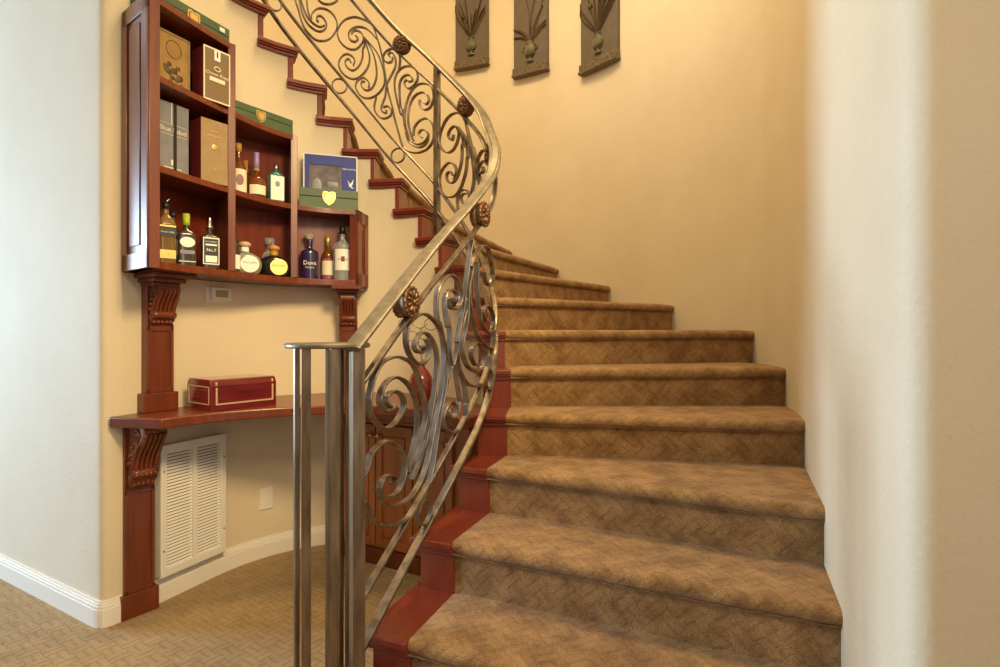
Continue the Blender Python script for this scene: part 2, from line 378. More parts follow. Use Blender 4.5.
for k in range(2, 20):
    z1 = k*H; d, f = DIR[k], FW[k]; d2, f2 = DIR[k+1], FW[k+1]
    mb = MB()
    mb.prism([mv(IN[k], d, -.006, f, .024), mv(IN[k], d, WB+.004, f, .024), mv(IN[k], d, WB+.004, f, -.006), mv(IN[k], d, -.006, f, -.006)], (k-1)*H-.02, z1-.03)
    mid = in_at((SK[k]+SK[k+1])/2); md = unit(mid, lerp(OUT[k], OUT[k+1], .5))
    for za, zb, ov, nf in ((z1-.030, z1-.006, .036, .052), (z1-.040, z1-.030, .028, .044), (z1-.056, z1-.040, .018, .034)):
        mb.prism([mv(IN[k], d, -ov, f, nf), mv(IN[k], d, WB+.003, f, nf), mv(IN[k+1], d2, WB+.003, f2, .01), mv(IN[k+1], d2, -ov, f2, -.014), mv(mid, md, -ov)], za, zb)
    mb.build('wooden_step_end', 'red_wood', stair, None, .005, 3)

# ------------------------------------------------------------------ wrought iron railing
KEYS = [((-0.4, 1.545), 0.345, 1.2275), ((-0.265, 1.925), 0.557, 1.517), ((-0.16, 2.12), 0.735, 1.695), ((-0.085, 2.285), 0.875, 1.835), ((-0.042, 2.42), 1.005, 1.937), ((-0.025, 2.52), 1.14, 2.03), ((-0.025, 2.634), 1.24, 2.129), ((-0.054, 2.765), 1.371, 2.258), ((-0.096, 2.877), 1.493, 2.398), ((-0.184, 3.029), 1.676, 2.557), ((-0.368, 3.213), 1.959, 2.805), ((-0.543, 3.307), 2.164, 2.997), ((-0.679, 3.344), 2.312, 3.14), ((-0.913, 3.345), 2.596, 3.413), ((-1.187, 3.243), 2.916, 3.728), ((-1.34, 3.12), 3.132, 3.941), ((-1.489, 2.91), 3.413, 4.218), ((-1.561, 2.708), 3.644, 4.446)]
RD = cr([(p[0], p[1], a, b) for p, a, b in KEYS], 24)
RS = [0]
for a, b in zip(RD, RD[1:]): RS.append(RS[-1]+math.dist(a[:2], b[:2]))
def rail(s):
    if s <= 0: i, t = 0, s/(RS[1]-RS[0])
    else:
        i = min(max(bisect.bisect_right(RS, s)-1, 0), len(RS)-2); t = (s-RS[i])/(RS[i+1]-RS[i])
    return lerp(RD[i], RD[i+1], t)
def rn(s):
    a, b = rail(max(s-.02, -.03)), rail(s+.02); tx, ty = b[0]-a[0], b[1]-a[1]; L = math.hypot(tx, ty)
    return (ty/L, -tx/L)                     # horizontal normal of the railing surface, away from the void
def flat_bar(mb, sz, w, t):
    """sweep a flat bar (w across the railing, t in its face) along (s, height above bottom rail) points"""
    pts = []
    for s, dz in sz:
        p = rail(s); pts.append(Vector((p[0], p[1], p[2]+dz)))
    rings = []; N = len(pts); prev = None
    for i, (s, dz) in enumerate(sz):
        tg = pts[min(i+1, N-1)]-pts[max(i-1, 0)]
        if tg.length < 1e-6: tg = prev or Vector((1, 0, 0))
        tg.normalize(); prev = tg
        n = rn(s); n = Vector((n[0], n[1], 0)); n = (n-tg*n.dot(tg)).normalized(); b = tg.cross(n).normalized()
        c = pts[i]
        e = t*.22
        rings.append([tuple(c+n*x+b*y) for x, y in ((-w/2, -t/2+e), (-w/2+e, -t/2), (w/2-e, -t/2), (w/2, -t/2+e), (w/2, t/2-e), (w/2-e, t/2), (-w/2+e, t/2), (-w/2, t/2-e))])
    mb.loft(rings, 0, True, True, False)
def resample(pts, step=.006):
    P = cr(pts, 10); out = [P[0]]; acc = 0
    for a, b in zip(P, P[1:]):
        acc += math.dist(a, b)
        if acc >= step: out.append(b); acc = 0
    if out[-1] != P[-1]: out.append(P[-1])
    return out
railing = thing('stair_railing', 'curving bronze wrought iron railing with scrolls, rosettes and a round barred newel', 'railing', (-.52, 1.656, 0))
SEND = RS[-1]
def rail_line(off_fn, s0, s1): 
    n = int((s1-s0)/.025); return [(s0+(s1-s0)*i/n, off_fn(s0+(s1-s0)*i/n)) for i in range(n+1)]
top = lambda s: rail(s)[3]-rail(s)[2]
# handrail: moulded flat cap with rounded edges
def sweep_section(mb, sz, sec):
    rings = []; pts = [Vector((*rail(s)[:2], rail(s)[2]+dz)) for s, dz in sz]; N = len(pts)
    for i, (s, dz) in enumerate(sz):
        tg = (pts[min(i+1, N-1)]-pts[max(i-1, 0)]).normalized()
        n = rn(s); n = Vector((n[0], n[1], 0)).normalized(); b = n.cross(tg).normalized()
        if b.z < 0: b = -b
        rings.append([tuple(pts[i]+n*x+b*y) for x, y in sec])
    mb.loft(rings, 0, True, True, True)
mb = MB(); sweep_section(mb, rail_line(top, -.03, SEND), [(-.022, -.011), (.022, -.011), (.024, -.006), (.028, -.004), (.028, .002), (.024, .003), (.021, .006), (.017, .006), (.013, .011), (-.013, .011), (-.017, .006), (-.021, .006), (-.024, .003), (-.028, .002), (-.028, -.004), (-.024, -.006)]); o = mb.build('handrail', 'rail_iron', railing); smooth_by_angle(o, .6)
for nm, fn, w, t in (('upper_rail', lambda s: top(s)-.135, .024, .013), ('lower_rail', lambda s: .14, .024, .013), ('bottom_rail', lambda s: 0.0, .030, .015)):
    mb = MB(); flat_bar(mb, rail_line(fn, 0, SEND), w, t); mb.build(nm, 'iron', railing)
SCROLLS = [  # traced in image pixels, projected along camera rays onto the railing surface
  [(0.286,0.299),(0.306,0.326),(0.328,0.353),(0.353,0.398),(0.349,0.474),(0.324,0.536),(0.276,0.602),(0.214,0.655),(0.156,0.675),(0.121,0.663),(0.117,0.632),(0.145,0.591),(0.181,0.572),(0.207,0.574)],
  [(0.288,0.282),(0.32,0.297),(0.356,0.317),(0.411,0.388),(0.399,0.46),(0.365,0.554),(0.324,0.63),(0.268,0.683),(0.207,0.723),(0.142,0.748),(0.107,0.747),(0.081,0.731),(0.06,0.696),(0.058,0.666),(0.074,0.62),(0.128,0.553),(0.177,0.522),(0.229,0.515),(0.262,0.533),(0.249,0.574),(0.207,0.615),(0.163,0.631),(0.152,0.614),(0.177,0.583)],
  [(0.316,0.25),(0.357,0.266),(0.407,0.305),(0.415,0.325),(0.447,0.38),(0.466,0.428),(0.478,0.471),(0.485,0.534),(0.47,0.599),(0.431,0.666),(0.382,0.704),(0.341,0.701),(0.337,0.675),(0.378,0.638),(0.403,0.635),(0.386,0.656)],
  [(0.186,0.338),(0.207,0.33),(0.196,0.354),(0.166,0.379),(0.135,0.39),(0.114,0.381),(0.124,0.344),(0.156,0.299),(0.207,0.252),(0.268,0.215),(0.324,0.195),(0.374,0.195),(0.411,0.213),(0.435,0.247),(0.47,0.316),(0.501,0.362),(0.523,0.429),(0.527,0.472),(0.527,0.543),(0.501,0.636),(0.447,0.717),(0.39,0.766),(0.332,0.783),(0.288,0.778),(0.276,0.741),(0.292,0.693),(0.332,0.637),(0.382,0.595),(0.423,0.591),(0.435,0.617),(0.415,0.662)],
  [(0.029,0.408),(0.045,0.378),(0.059,0.346),(0.098,0.289),(0.16,0.228),(0.242,0.169),(0.322,0.133),(0.379,0.128),(0.423,0.135),(0.455,0.174),(0.482,0.247),(0.515,0.339),(0.56,0.421),(0.599,0.44),(0.652,0.564),(0.671,0.606),(0.61,0.49),(0.627,0.522),(0.655,0.577),(0.679,0.664),(0.703,0.733),(0.714,0.767),(0.734,0.802)],
  [(0.539,0.396),(0.552,0.447),(0.542,0.506),(0.523,0.577),(0.497,0.665),(0.496,0.646),(0.48,0.727),(0.488,0.783),(0.518,0.795),(0.562,0.784),(0.61,0.731),(0.647,0.653),(0.636,0.619),(0.602,0.623),(0.566,0.661),(0.553,0.7)],
  [(0.579,0.422),(0.561,0.502),(0.564,0.563),(0.549,0.644),(0.551,0.598),(0.534,0.684),(0.54,0.728),(0.574,0.719),(0.61,0.676),(0.614,0.654),(0.589,0.667)],
  [(0.734,0.694),(0.698,0.627),(0.693,0.535),(0.674,0.486),(0.65,0.448),(0.66,0.394),(0.698,0.322),(0.762,0.251),(0.828,0.205),(0.856,0.225),(0.822,0.301),(0.779,0.355),(0.734,0.368),(0.726,0.341),(0.756,0.285),(0.803,0.243)],
  [(0.679,0.56),(0.627,0.494),(0.618,0.409),(0.646,0.335),(0.698,0.254),(0.779,0.175),(0.856,0.128),(0.895,0.141),(0.913,0.176)],
  [(0.593,0.427),(0.61,0.343),(0.635,0.238),(0.627,0.243),(0.617,0.22),(0.585,0.223),(0.555,0.264),(0.551,0.288),(0.574,0.269)],
  [(0.627,0.369),(0.664,0.287),(0.684,0.194),(0.682,0.185),(0.674,0.14),(0.632,0.137),(0.582,0.171),(0.54,0.232),(0.522,0.289),(0.54,0.306),(0.574,0.296),(0.603,0.251),(0.608,0.219)],
  [(0.027,0.482),(0.045,0.489),(0.068,0.515),(0.114,0.51),(0.163,0.488),(0.214,0.438),(0.256,0.379),(0.272,0.328),(0.252,0.292),(0.218,0.285),(0.177,0.304)],
  [(0.779,0.686),(0.779,0.664),(0.779,0.586),(0.797,0.483),(0.835,0.382),(0.913,0.282),(0.997,0.211),(0.989,0.274),(0.922,0.385),(0.856,0.438),(0.842,0.421),(0.879,0.359),(0.931,0.321)],
  [(0.734,0.675),(0.708,0.634),(0.714,0.564),(0.74,0.467),(0.797,0.359),(0.849,0.293),(0.925,0.201),(0.997,0.131),(1.007,0.176)],
  [(0.719,0.706),(0.762,0.724),(0.835,0.714),(0.913,0.64),(0.957,0.545),(0.984,0.479),(0.989,0.435),(0.931,0.467),(0.871,0.54),(0.856,0.588)],
  [(1.507,0.595),(1.573,0.674),(1.602,0.724),(1.629,0.735),(1.684,0.709),(1.758,0.625),(1.815,0.509),(1.835,0.422),(1.81,0.395),(1.758,0.422),(1.705,0.492),(1.668,0.584),(1.668,0.624),(1.7,0.622),(1.742,0.566),(1.758,0.515),(1.726,0.519),(1.711,0.565)],
  [(1.694,0.624),(1.64,0.627),(1.618,0.571),(1.633,0.577),(1.639,0.479),(1.677,0.358),(1.725,0.277),(1.767,0.254),(1.77,0.286),(1.741,0.329),(1.717,0.328)],
  [(1.684,0.63),(1.602,0.625),(1.579,0.551),(1.588,0.534),(1.6,0.452),(1.644,0.327),(1.698,0.231),(1.762,0.163),(1.813,0.143),(1.833,0.19),(1.818,0.26),(1.762,0.357),(1.709,0.397),(1.685,0.378),(1.709,0.31)],
  [(1.673,0.639),(1.573,0.635),(1.539,0.587),(1.512,0.511),(1.532,0.41),(1.558,0.347),(1.611,0.264),(1.644,0.258),(1.635,0.292),(1.602,0.329)],
  [(1.602,0.731),(1.548,0.628),(1.526,0.643),(1.474,0.585),(1.403,0.501)],
  [(1.666,0.164),(1.679,0.213),(1.666,0.272),(1.622,0.332),(1.577,0.36),(1.562,0.34)],
  [(1.419,0.495),(1.466,0.521),(1.482,0.579),(1.442,0.666),(1.378,0.738),(1.318,0.75),(1.295,0.723)],
  [(1.387,0.676),(1.437,0.619),(1.463,0.565),(1.426,0.579),(1.392,0.622),(1.403,0.632)],
  [(1.318,0.792),(1.279,0.759),(1.307,0.679),(1.369,0.565)],
  [(2.102,0.154),(2.126,0.205),(2.158,0.284),(2.17,0.332),(2.193,0.387),(2.212,0.461),(2.23,0.556),(2.264,0.644),(2.297,0.685),(2.356,0.65),(2.414,0.588),(2.47,0.491),(2.503,0.39),(2.491,0.348),(2.449,0.357),(2.399,0.411),(2.362,0.489),(2.349,0.541),(2.367,0.556),(2.403,0.521),(2.421,0.477)],
  [(2.266,0.635),(2.305,0.632),(2.342,0.613),(2.385,0.566),(2.421,0.506),(2.438,0.455),(2.431,0.431),(2.403,0.452),(2.381,0.497),(2.398,0.497)],
  [(2.349,0.547),(2.343,0.505),(2.353,0.469),(2.356,0.413),(2.378,0.335),(2.414,0.264),(2.449,0.242),(2.459,0.261),(2.438,0.304),(2.424,0.298)],
  [(2.347,0.547),(2.327,0.515),(2.312,0.474),(2.32,0.407),(2.356,0.311),(2.406,0.222),(2.456,0.178),(2.491,0.179),(2.494,0.218),(2.47,0.285),(2.435,0.335),(2.403,0.344),(2.41,0.298)],
  [(2.345,0.55),(2.294,0.526),(2.271,0.465),(2.271,0.391),(2.297,0.302),(2.334,0.242),(2.36,0.233),(2.36,0.262),(2.34,0.288)],
  [(2.342,0.552),(2.271,0.556),(2.238,0.519),(2.219,0.467),(2.223,0.404),(2.26,0.31),(2.312,0.222),(2.363,0.17),(2.396,0.181),(2.385,0.238),(2.349,0.3),(2.316,0.312),(2.318,0.277)],
  [(2.185,0.622),(2.197,0.622),(2.176,0.657),(2.151,0.65),(2.151,0.599),(2.178,0.513),(2.204,0.433),(2.215,0.347),(2.238,0.256),(2.233,0.233),(2.209,0.253),(2.208,0.272)],
  [(2.128,0.599),(2.12,0.664),(2.132,0.7),(2.163,0.693),(2.204,0.637),(2.227,0.577),(2.212,0.56),(2.178,0.597),(2.166,0.638)],
  [(2.269,0.281),(2.283,0.203),(2.268,0.177),(2.23,0.195),(2.185,0.261),(2.174,0.306),(2.2,0.304),(2.227,0.265)],
  [(2.074,0.585),(2.091,0.55),(2.066,0.538),(2.02,0.599),(1.997,0.665),(2.011,0.696),(2.058,0.679),(2.116,0.616),(2.151,0.533),(2.155,0.464),(2.14,0.399),(2.116,0.34),(2.102,0.349),(2.081,0.288),(2.056,0.245),(2.01,0.253),(1.959,0.305),(1.922,0.375),(1.937,0.394),(1.972,0.37),(1.991,0.328),(1.968,0.329)],
  [(2.062,0.582),(2.034,0.613),(2.049,0.63),(2.091,0.593),(2.12,0.533),(2.124,0.464),(2.116,0.384),(2.102,0.378),(2.088,0.289)],
  [(1.961,0.549),(1.937,0.551),(1.917,0.596),(1.933,0.615),(1.972,0.594),(2.018,0.534),(2.052,0.451),(2.065,0.367),(2.056,0.303),(2.027,0.257)],
  [(1.98,0.544),(1.986,0.517),(1.972,0.503),(1.946,0.511),(1.906,0.562),(1.882,0.635),(1.888,0.679),(1.924,0.68),(1.985,0.633),(2.035,0.559),(2.073,0.454),(2.09,0.353),(2.081,0.273)],
  [(2.098,0.154),(2.052,0.169),(1.985,0.225),(1.924,0.303),(1.883,0.394),(1.883,0.465),(1.924,0.476),(1.976,0.426),(2.018,0.35),(2.029,0.287)],
  [(2.081,0.259),(2.056,0.223),(2.002,0.241),(1.95,0.298),(1.92,0.363)],
  [(2.744,0.263),(2.727,0.233),(2.71,0.191),(2.688,0.168),(2.637,0.175),(2.597,0.213),(2.556,0.273),(2.522,0.35),(2.505,0.419),(2.516,0.454),(2.551,0.452),(2.597,0.409),(2.631,0.355),(2.651,0.299),(2.652,0.27)],
  [(2.721,0.294),(2.704,0.24),(2.676,0.218),(2.637,0.231),(2.602,0.263),(2.574,0.314),(2.567,0.353),(2.591,0.365),(2.617,0.335),(2.623,0.305),(2.611,0.31)],
  [(2.713,0.306),(2.682,0.259),(2.648,0.258),(2.608,0.284),(2.576,0.332)],
  [(2.68,0.35),(2.671,0.291),(2.652,0.267)],
  [(2.614,0.437),(2.585,0.453),(2.551,0.492),(2.522,0.538),(2.501,0.582)],
]

def add_scroll(pts, w=.022, t=.0075):
    mb = MB(); flat_bar(mb, resample(pts), w, t); o = mb.build('scroll', 'iron', railing)
    return o
for sc in SCROLLS: add_scroll(sc)
# eyes of the scrolls where the bar is rolled up
for sc in SCROLLS:
    pass
def ring_at(s, dz, r):
    pts = [(s+r*math.cos(a)*1.0, dz+r*math.sin(a)) for a in [2*PI*i/24 for i in range(25)]]
    z0 = rail(s)[2]
    pts = [(a, b+z0-rail(a)[2]) for a, b in pts]
    mb = MB(); flat_bar(mb, pts, .018, .007); mb.build('ring', 'iron', railing)
for s, dz in ((.401, .066), (.92, .07), (1.48, .07), (2.134, .074), (2.491, .074), (2.863, .074)): ring_at(s, dz, .043)
# cast rosettes, with petals on both faces
def rosette(s, dz, r=.053):
    p = rail(s); n = rn(s); c = Vector((p[0], p[1], p[2]+dz))
    mb = LB()
    for sg in (1, -1):
        mb.lathe([(q, sg*h_) for q, h_ in ((.001, 0), (r*.90, 0), (r*.93, .012), (r, .018), (r*.97, .024), (r*.86, .028), (r*.80, .026), (r*.3, .029), (.001, .029))], n=28)
        for i in range(18):
            a = 2*PI*i/18; mb.ball((r*.88*math.cos(a), r*.88*math.sin(a), sg*.024), r*.13, n=5, sz=.6)
        for i in range(10):
            a = 2*PI*(i+.5)/10; st = len(mb.v)
            mb.ball((0, 0, 0), 1, n=6); mb.xf(st, Matrix.Rotation(a, 4, 'Z') @ Matrix.Translation((r*.50, 0, sg*.028)) @ Matrix.Diagonal((r*.26, r*.12, .007, 1)))
        mb.ball((0, 0, sg*.030), r*.17, n=6)
    z = Vector((n[0], n[1], 0)); x = Vector((-n[1], n[0], 0)); y = z.cross(x)
    mt = Matrix((( *[x[0], y[0], z[0]], c[0]), (x[1], y[1], z[1], c[1]), (x[2], y[2], z[2], c[2]), (0, 0, 0, 1)))
    m2 = MB(); m2.v = mb.v; m2.f = mb.f; m2.m = mb.m; m2.sm = mb.sm; m2.xf(0, mt)
    m2.build('rosette', 'bronze', railing)
for s, o_ in ((.279, -.076), (.811, -.10), (1.242, -.078), (1.60, -.068), (2.108, -.064), (2.58, -.066), (3.01, -.066)): rosette(s, top(s)+o_)
# posts that stand on the step ends
def post(s, base_z):
    p = rail(s); mb = MB(); n = rn(s); a = math.atan2(n[1], n[0]); st = len(mb.v)
    mb.box(-.016, .016, -.016, .016, base_z, p[3]-.008); mb.box(-.024, .024, -.024, .024, base_z, base_z+.014)
    mb.xf(st, Matrix.Translation((p[0], p[1], 0)) @ Matrix.Rotation(a, 4, 'Z'))
    mb.build('post', 'iron', railing, None, .003)
post(1.855, 9*H-.006)
# newel: six square bars in a circle between a round cap plate and a ring
NC = Vector((-.493, 1.577, 0)); newel = bpy.data.objects.new('newel', None); COL.objects.link(newel); newel.parent = railing; newel.empty_display_size = .05
mb = MB(); mb.lathe([(.001, 1.207), (.114, 1.207), (.118, 1.211), (.118, 1.217), (.114, 1.221), (.001, 1.221)], (NC.x, NC.y, 0), 40); o = mb.build('cap_plate', 'rail_iron', newel); smooth_by_angle(o, .6)
for ang, hw, z0, rot in ((-20, .018, H-.004, 35), (-66, .0155, H-.004, 38), (-108, .0125, 0, 20), (170, .0075, 0, 45), (91, .0145, H-.004, 40), (70, .010, H-.004, 20)):
    r = .098; mb = MB()
    mb.box(-hw, hw, -hw, hw, z0, 1.209); mb.xf(0, Matrix.Translation((NC.x+r*math.cos(math.radians(ang)), NC.y+r*math.sin(math.radians(ang)), 0)) @ Matrix.Rotation(math.radians(rot), 4, 'Z'))
    mb.build('bar', 'newel_iron', newel, None, .003)
mb = MB(); rings = []
for i in range(40):
    a = 2*PI*i/40; ca, sa = math.cos(a), math.sin(a)
    rings.append([(NC.x+r*ca, NC.y+r*sa, z) for r, z in ((.083, .205), (.094, .205), (.094, .235), (.083, .235))])
mb.loft(rings, 0, True, False, False, True); mb.build('base_ring', 'iron', newel)

# ------------------------------------------------------------------ counter, columns, cabinet
cf = cr([(-1.406, 2.28), (-1.28, 2.45), (-1.13, 2.57), (-.98, 2.65), (-.82, 2.69), (-.65, 2.68), (-.48, 2.62), (-.33, 2.52), (-.19, 2.36)], 4)
back = [p for p in offset(sub(.04, s_of((-.114, 2.24))), -.004)]
mb = MB(); mb.prism([(-1.662, 2.335)]+cf+back[::-1], .845, .89)
o = mb.build('countertop', 'cherry', None, (-1.0, 2.85, .845), .007, 3); smooth_by_angle(o, .5)
tag(o, 'long curved reddish wood counter running along the wall under the bar shelf', 'counter')
ZC = .89

def column(name, label, fl, fr, z0, z1, shaft_in, block_h, cap, corb, counter=False):
    """flat pilaster with plinth block, recessed panel and a carved scroll corbel; fl/fr: front corners in plan"""
    w = math.dist(fl, fr); rz = math.atan2(fr[1]-fl[1], fr[0]-fl[0])
    t = thing(name, label, 'column', ((fl[0]+fr[0])/2, (fl[1]+fr[1])/2, z0), rz)
    h = z1-z0; dp = .075; ws = w/2-shaft_in
    m = LB(); m.box(-w/2, w/2, 0, dp, 0, block_h); m.build('base_block', 'cherry', t, .004)
    ct = h-corb[1]                          # bottom of the corbel
    m = LB(); m.box(-ws, ws, .012, dp, block_h, h)
    rim = .014
    for a, b, c, d in ((-ws, -ws+rim, block_h, ct), (ws-rim, ws, block_h, ct), (-ws, ws, block_h, block_h+.02), (-ws, ws, ct-.03, ct)):
        m.box(a, b, .006, .012, c, d)
    m.build('shaft', 'cherry', t, .002)
    # corbel: S profile swept across the width, with leaf ribs, a volute at the top and a roll at the foot
    m = LB(); cw = ws*.80; D, hh = corb; zt = h-(.055 if cap else 0); hh2 = zt-ct
    prof = [(0, 0), (.10, -.02), (.22, .04), (.30, .12), (.34, .20), (.36, .30), (.42, .44), (.58, .60), (.80, .74), (.95, .84), (1.0, .92), (.97, 1.0), (0, 1.0)]
    def P(u, v): return (.012-u*D, ct+v*hh2)
    sec = cr(prof[:-1], 3)+[prof[-1]]
    rings = []
    for xx in (-cw, -cw*.94, cw*.94, cw):
        g = .93 if abs(xx) == cw else 1
        rings.append([(xx, *P(u*g, v)) for u, v in sec])
    m.loft(rings, 0, True, True, False)
    for xi in range(5):                    # carved leaf ribs down the front
        xx = -cw*.78+xi*cw*.39
        m.tube([(xx, P(u, v)[0]-.004, P(u, v)[1]) for u, v in cr([(.34, .22), (.40, .42), (.58, .60), (.82, .75), (1.0, .90)], 4)], cw*.16, 6)
        m.ball((xx, *P(.40, .22)), cw*.24, n=6); m.ball((xx, *P(.22, .06)), cw*.20, n=6)
    st = len(m.v); m.lathe([(.001, -cw*1.08), (.016, -cw*1.08), (.019, -cw*.7), (.017, -cw*.3), (.020, 0), (.017, cw*.3), (.019, cw*.7), (.016, cw*1.08), (.001, cw*1.08)], n=12)
    m.xf(st, Matrix.Translation((0, *P(.33, .25))) @ Matrix.Rotation(PI/2, 4, 'Y'))
    for sx in (-1, 1):                      # volute on each cheek
        for (u0, v0, r0, sgn) in ((.60, .84, .13, 1), (.18, .14, .08, -1)):
            pts = []
            for i in range(26):
                a = i/25*3.6*PI; r = r0*(1-i/25*.85)
                pts.append((sx*cw*1.02, P(u0+r*math.cos(a)*hh2/D*.75, 0)[0], P(0, v0+r*math.sin(a))[1]))
            m.tube(pts, .006, 6)
        m.tube([(sx*cw*1.02, *P(u, v)) for u, v in cr([(.70, .72), (.45, .52), (.30, .35), (.20, .24)], 4)], .007, 6)
        for q in range(4): m.ball((sx*cw*1.0, *P(.16+.07*q, .40+.13*q)), .012, n=6)
    m.build('corbel', 'cherry', t)
    if cap:
        m = LB()
        for (ov, za, zb, fo) in ((.004, h-.055, h-.038, .55), (.016, h-.038, h-.020, .75), (.034, h-.020, h, 1.15)):
            m.box(-ws-ov, ws+ov, .012-D*fo-ov, dp-.005, za, zb)
        m.build('abacus', 'cherry', t, .003)
    return t
column('pilaster', 'dark wood pilaster with carved corbel standing on the floor under the counter end', (-1.629, 2.368), (-1.543, 2.492), 0, .845, .016, .105, False, (.155, .275))
column('pilaster', 'dark wood pilaster with carved corbel standing on the counter under the left shelf end', (-1.575, 2.43), (-1.4975, 2.564), ZC, 1.51, .019, .085, True, (.085, .225))
column('pilaster', 'dark wood pilaster on the counter under the right shelf end, mostly behind the newel', (-.935, 3.175), (-.825, 3.20), ZC, 1.51, .006, .085, True, (.085, .225))

# base cabinet under the right half of the counter
ca, cb = (-.92, 3.10), (-.14, 2.685)
cu = unit(ca, cb); cn = (cu[1], -cu[0])      # towards the viewer
cab = thing('base_cabinet', 'reddish wood base cabinet with panelled doors under the counter beside the stair', 'cabinet', (*lerp(ca, cb, .5), 0), math.atan2(cu[1], cu[0]))
L = math.dist(ca, cb)
wall_part = [p for p in offset(sub(SK[14]-.02, SK[7]), -.004)]
mb = MB(); mb.prism([ca, cb]+wall_part[::-1], .09, .845)
def world_part(mb, name, mat, parent, bevel=0):   # part given in world coordinates under a rotated thing
    inv = (Matrix.Translation(parent.location) @ Matrix.Rotation(parent.rotation_euler.z, 4, 'Z')).inverted()
    m = LB(); m.v = mb.v; m.f = mb.f; m.m = mb.m; m.sm = mb.sm; m.xf(0, inv); return m.build(name, mat, parent, bevel)
world_part(mb, 'body', 'honey', cab)
m = LB(); m.box(-L/2, L/2, -.012, .05, 0, .09); m.build('plinth', 'cherry', cab, .003)
m = LB(); m.box(-L/2, L/2, -.014, .01, .775, .845); m.box(-L/2, L/2, -.020, .01, .765, .778); m.build('apron', 'honey', cab, .003)
dw = L*.278
for i in range(3):
    x0, x1 = -L/2+L*.06+i*dw+.004, -L/2+L*.06+(i+1)*dw-.004
    m = LB(); st = .038
    m.box(x0, x1, -.012, .004, .105, .755)
    for a, b, c, d in ((x0, x0+st, .105, .755), (x1-st, x1, .105, .755), (x0+st, x1-st, .105, .105+st*1.2), (x0+st, x1-st, .755-st*1.2, .755)): m.box(a, b, -.022, -.012, c, d)
    m.box(x0+st+.014, x1-st-.014, -.018, -.012, .105+st*1.2+.014, .755-st*1.2-.014)
    dr = m.build('door', 'honey', cab, .003)
    kx = x1-.02 if i % 2 == 0 else x0+.02
    m = LB(); m.ball((kx, -.036, .70), .0125, n=8); m.tube([(kx, -.02, .70), (kx, -.034, .70)], .005); m.build('knob', 'brass', dr)

# ------------------------------------------------------------------ stepped bar shelf
FR = [(-1.417, 2.22), (-1.352, 2.43), (-1.283, 2.63), (-1.21, 2.82), (-1.11, 2.965), (-.965, 3.065), (-.81, 3.11)]
BK = [(-1.632, 2.385), (-1.556, 2.59), (-1.455, 2.83), (-1.325, 3.01), (-1.19, 3.135), (-1.01, 3.225), (-.79, 3.27)]
FRs, BKs = cr(FR, 6), cr(BK, 6)               # index = 6 * control index
shelf = thing('bar_shelf', 'stepped curved dark wood wall shelf holding liquor bottles and gift boxes', 'shelf', (-1.4, 2.75, 1.5))
def slab(mb, i0, i1, z0, z1, fo=0, bo=0):
    f = [lerp(p, q, fo) for p, q in zip(FRs[i0:i1+1], BKs[i0:i1+1])]; b = [lerp(q, p, bo) for p, q in zip(FRs[i0:i1+1], BKs[i0:i1+1])]
    mb.prism(f+b[::-1], z0, z1)
Z0, Z1, Z2, Z3 = 1.543, 1.94, 2.312, 2.63       # shelf tops
TH = .028
def board_part(name, i0, i1, zt, mat='cherry', fo=0, bo=0, th=TH):
    m = MB(); slab(m, i0, i1, zt-th, zt, fo, bo); o = m.build(name, mat, shelf, None, .002); smooth_by_angle(o, .5)
board_part('bottom_board', 0, 36, Z0, th=.032)
board_part('shelf_board', 0, 12, Z2, fo=.02); board_part('shelf_board', 0, 24, Z1, fo=.02); board_part('shelf_board', 24, 36, Z1, fo=0)
board_part('shelf_board', 12, 24, Z2, fo=0); board_part('top_board', 0, 12, Z3)
def upright(name, i, z0, z1, w, mat, side=0, panel=False):
    f, b = FRs[i], BKs[i]; u = unit(f, b); nrm = (u[1], -u[0])
    a0, a1 = (-w/2, w/2) if side == 0 else ((0, w) if side > 0 else (-w, 0))
    m = MB(); m.prism([mv(f, nrm, a0, u, -.003), mv(f, nrm, a1, u, -.003), mv(b, nrm, a1), mv(b, nrm, a0)], z0, z1)
    if panel:                               # raised frame on the outer face
        Ln = math.dist(f, b); o_ = a0 if side > 0 else a1; sg = -1 if side > 0 else 1
        for ua, ub, za, zb in ((0, .06, z0, z1), (Ln-.05, Ln, z0, z1), (0, Ln, z0, z0+.07), (0, Ln, z1-.07, z1), (.085, Ln-.075, z0+.10, z1-.10)):
            e = .008 if ua != .085 else .005
            m.prism([mv(f, nrm, o_, u, ua), mv(f, nrm, o_+sg*e, u, ua), mv(f, nrm, o_+sg*e, u, ub), mv(f, nrm, o_, u, ub)], za, zb)
    m.build(name, mat, shelf, None, .002)
upright('side_panel', 0, Z0-.032, Z3, .04, 'cherry', 1, True)
upright('side_panel', 36, Z0-.032, Z1, .04, 'cherry', -1, True)
upright('divider', 12, Z0, Z3, .034, 'cherry'); upright('divider', 24, Z0, Z2, .034, 'cherry')
for i0, i1, zt in ((0, 12, Z3), (12, 24, Z2), (24, 36, Z1)):
    m = MB(); slab(m, i0, i1, Z0-.034, zt-.004, .955, 0); o = m.build('back_panel', 'cherry_in', shelf); smooth_by_angle(o, .5)

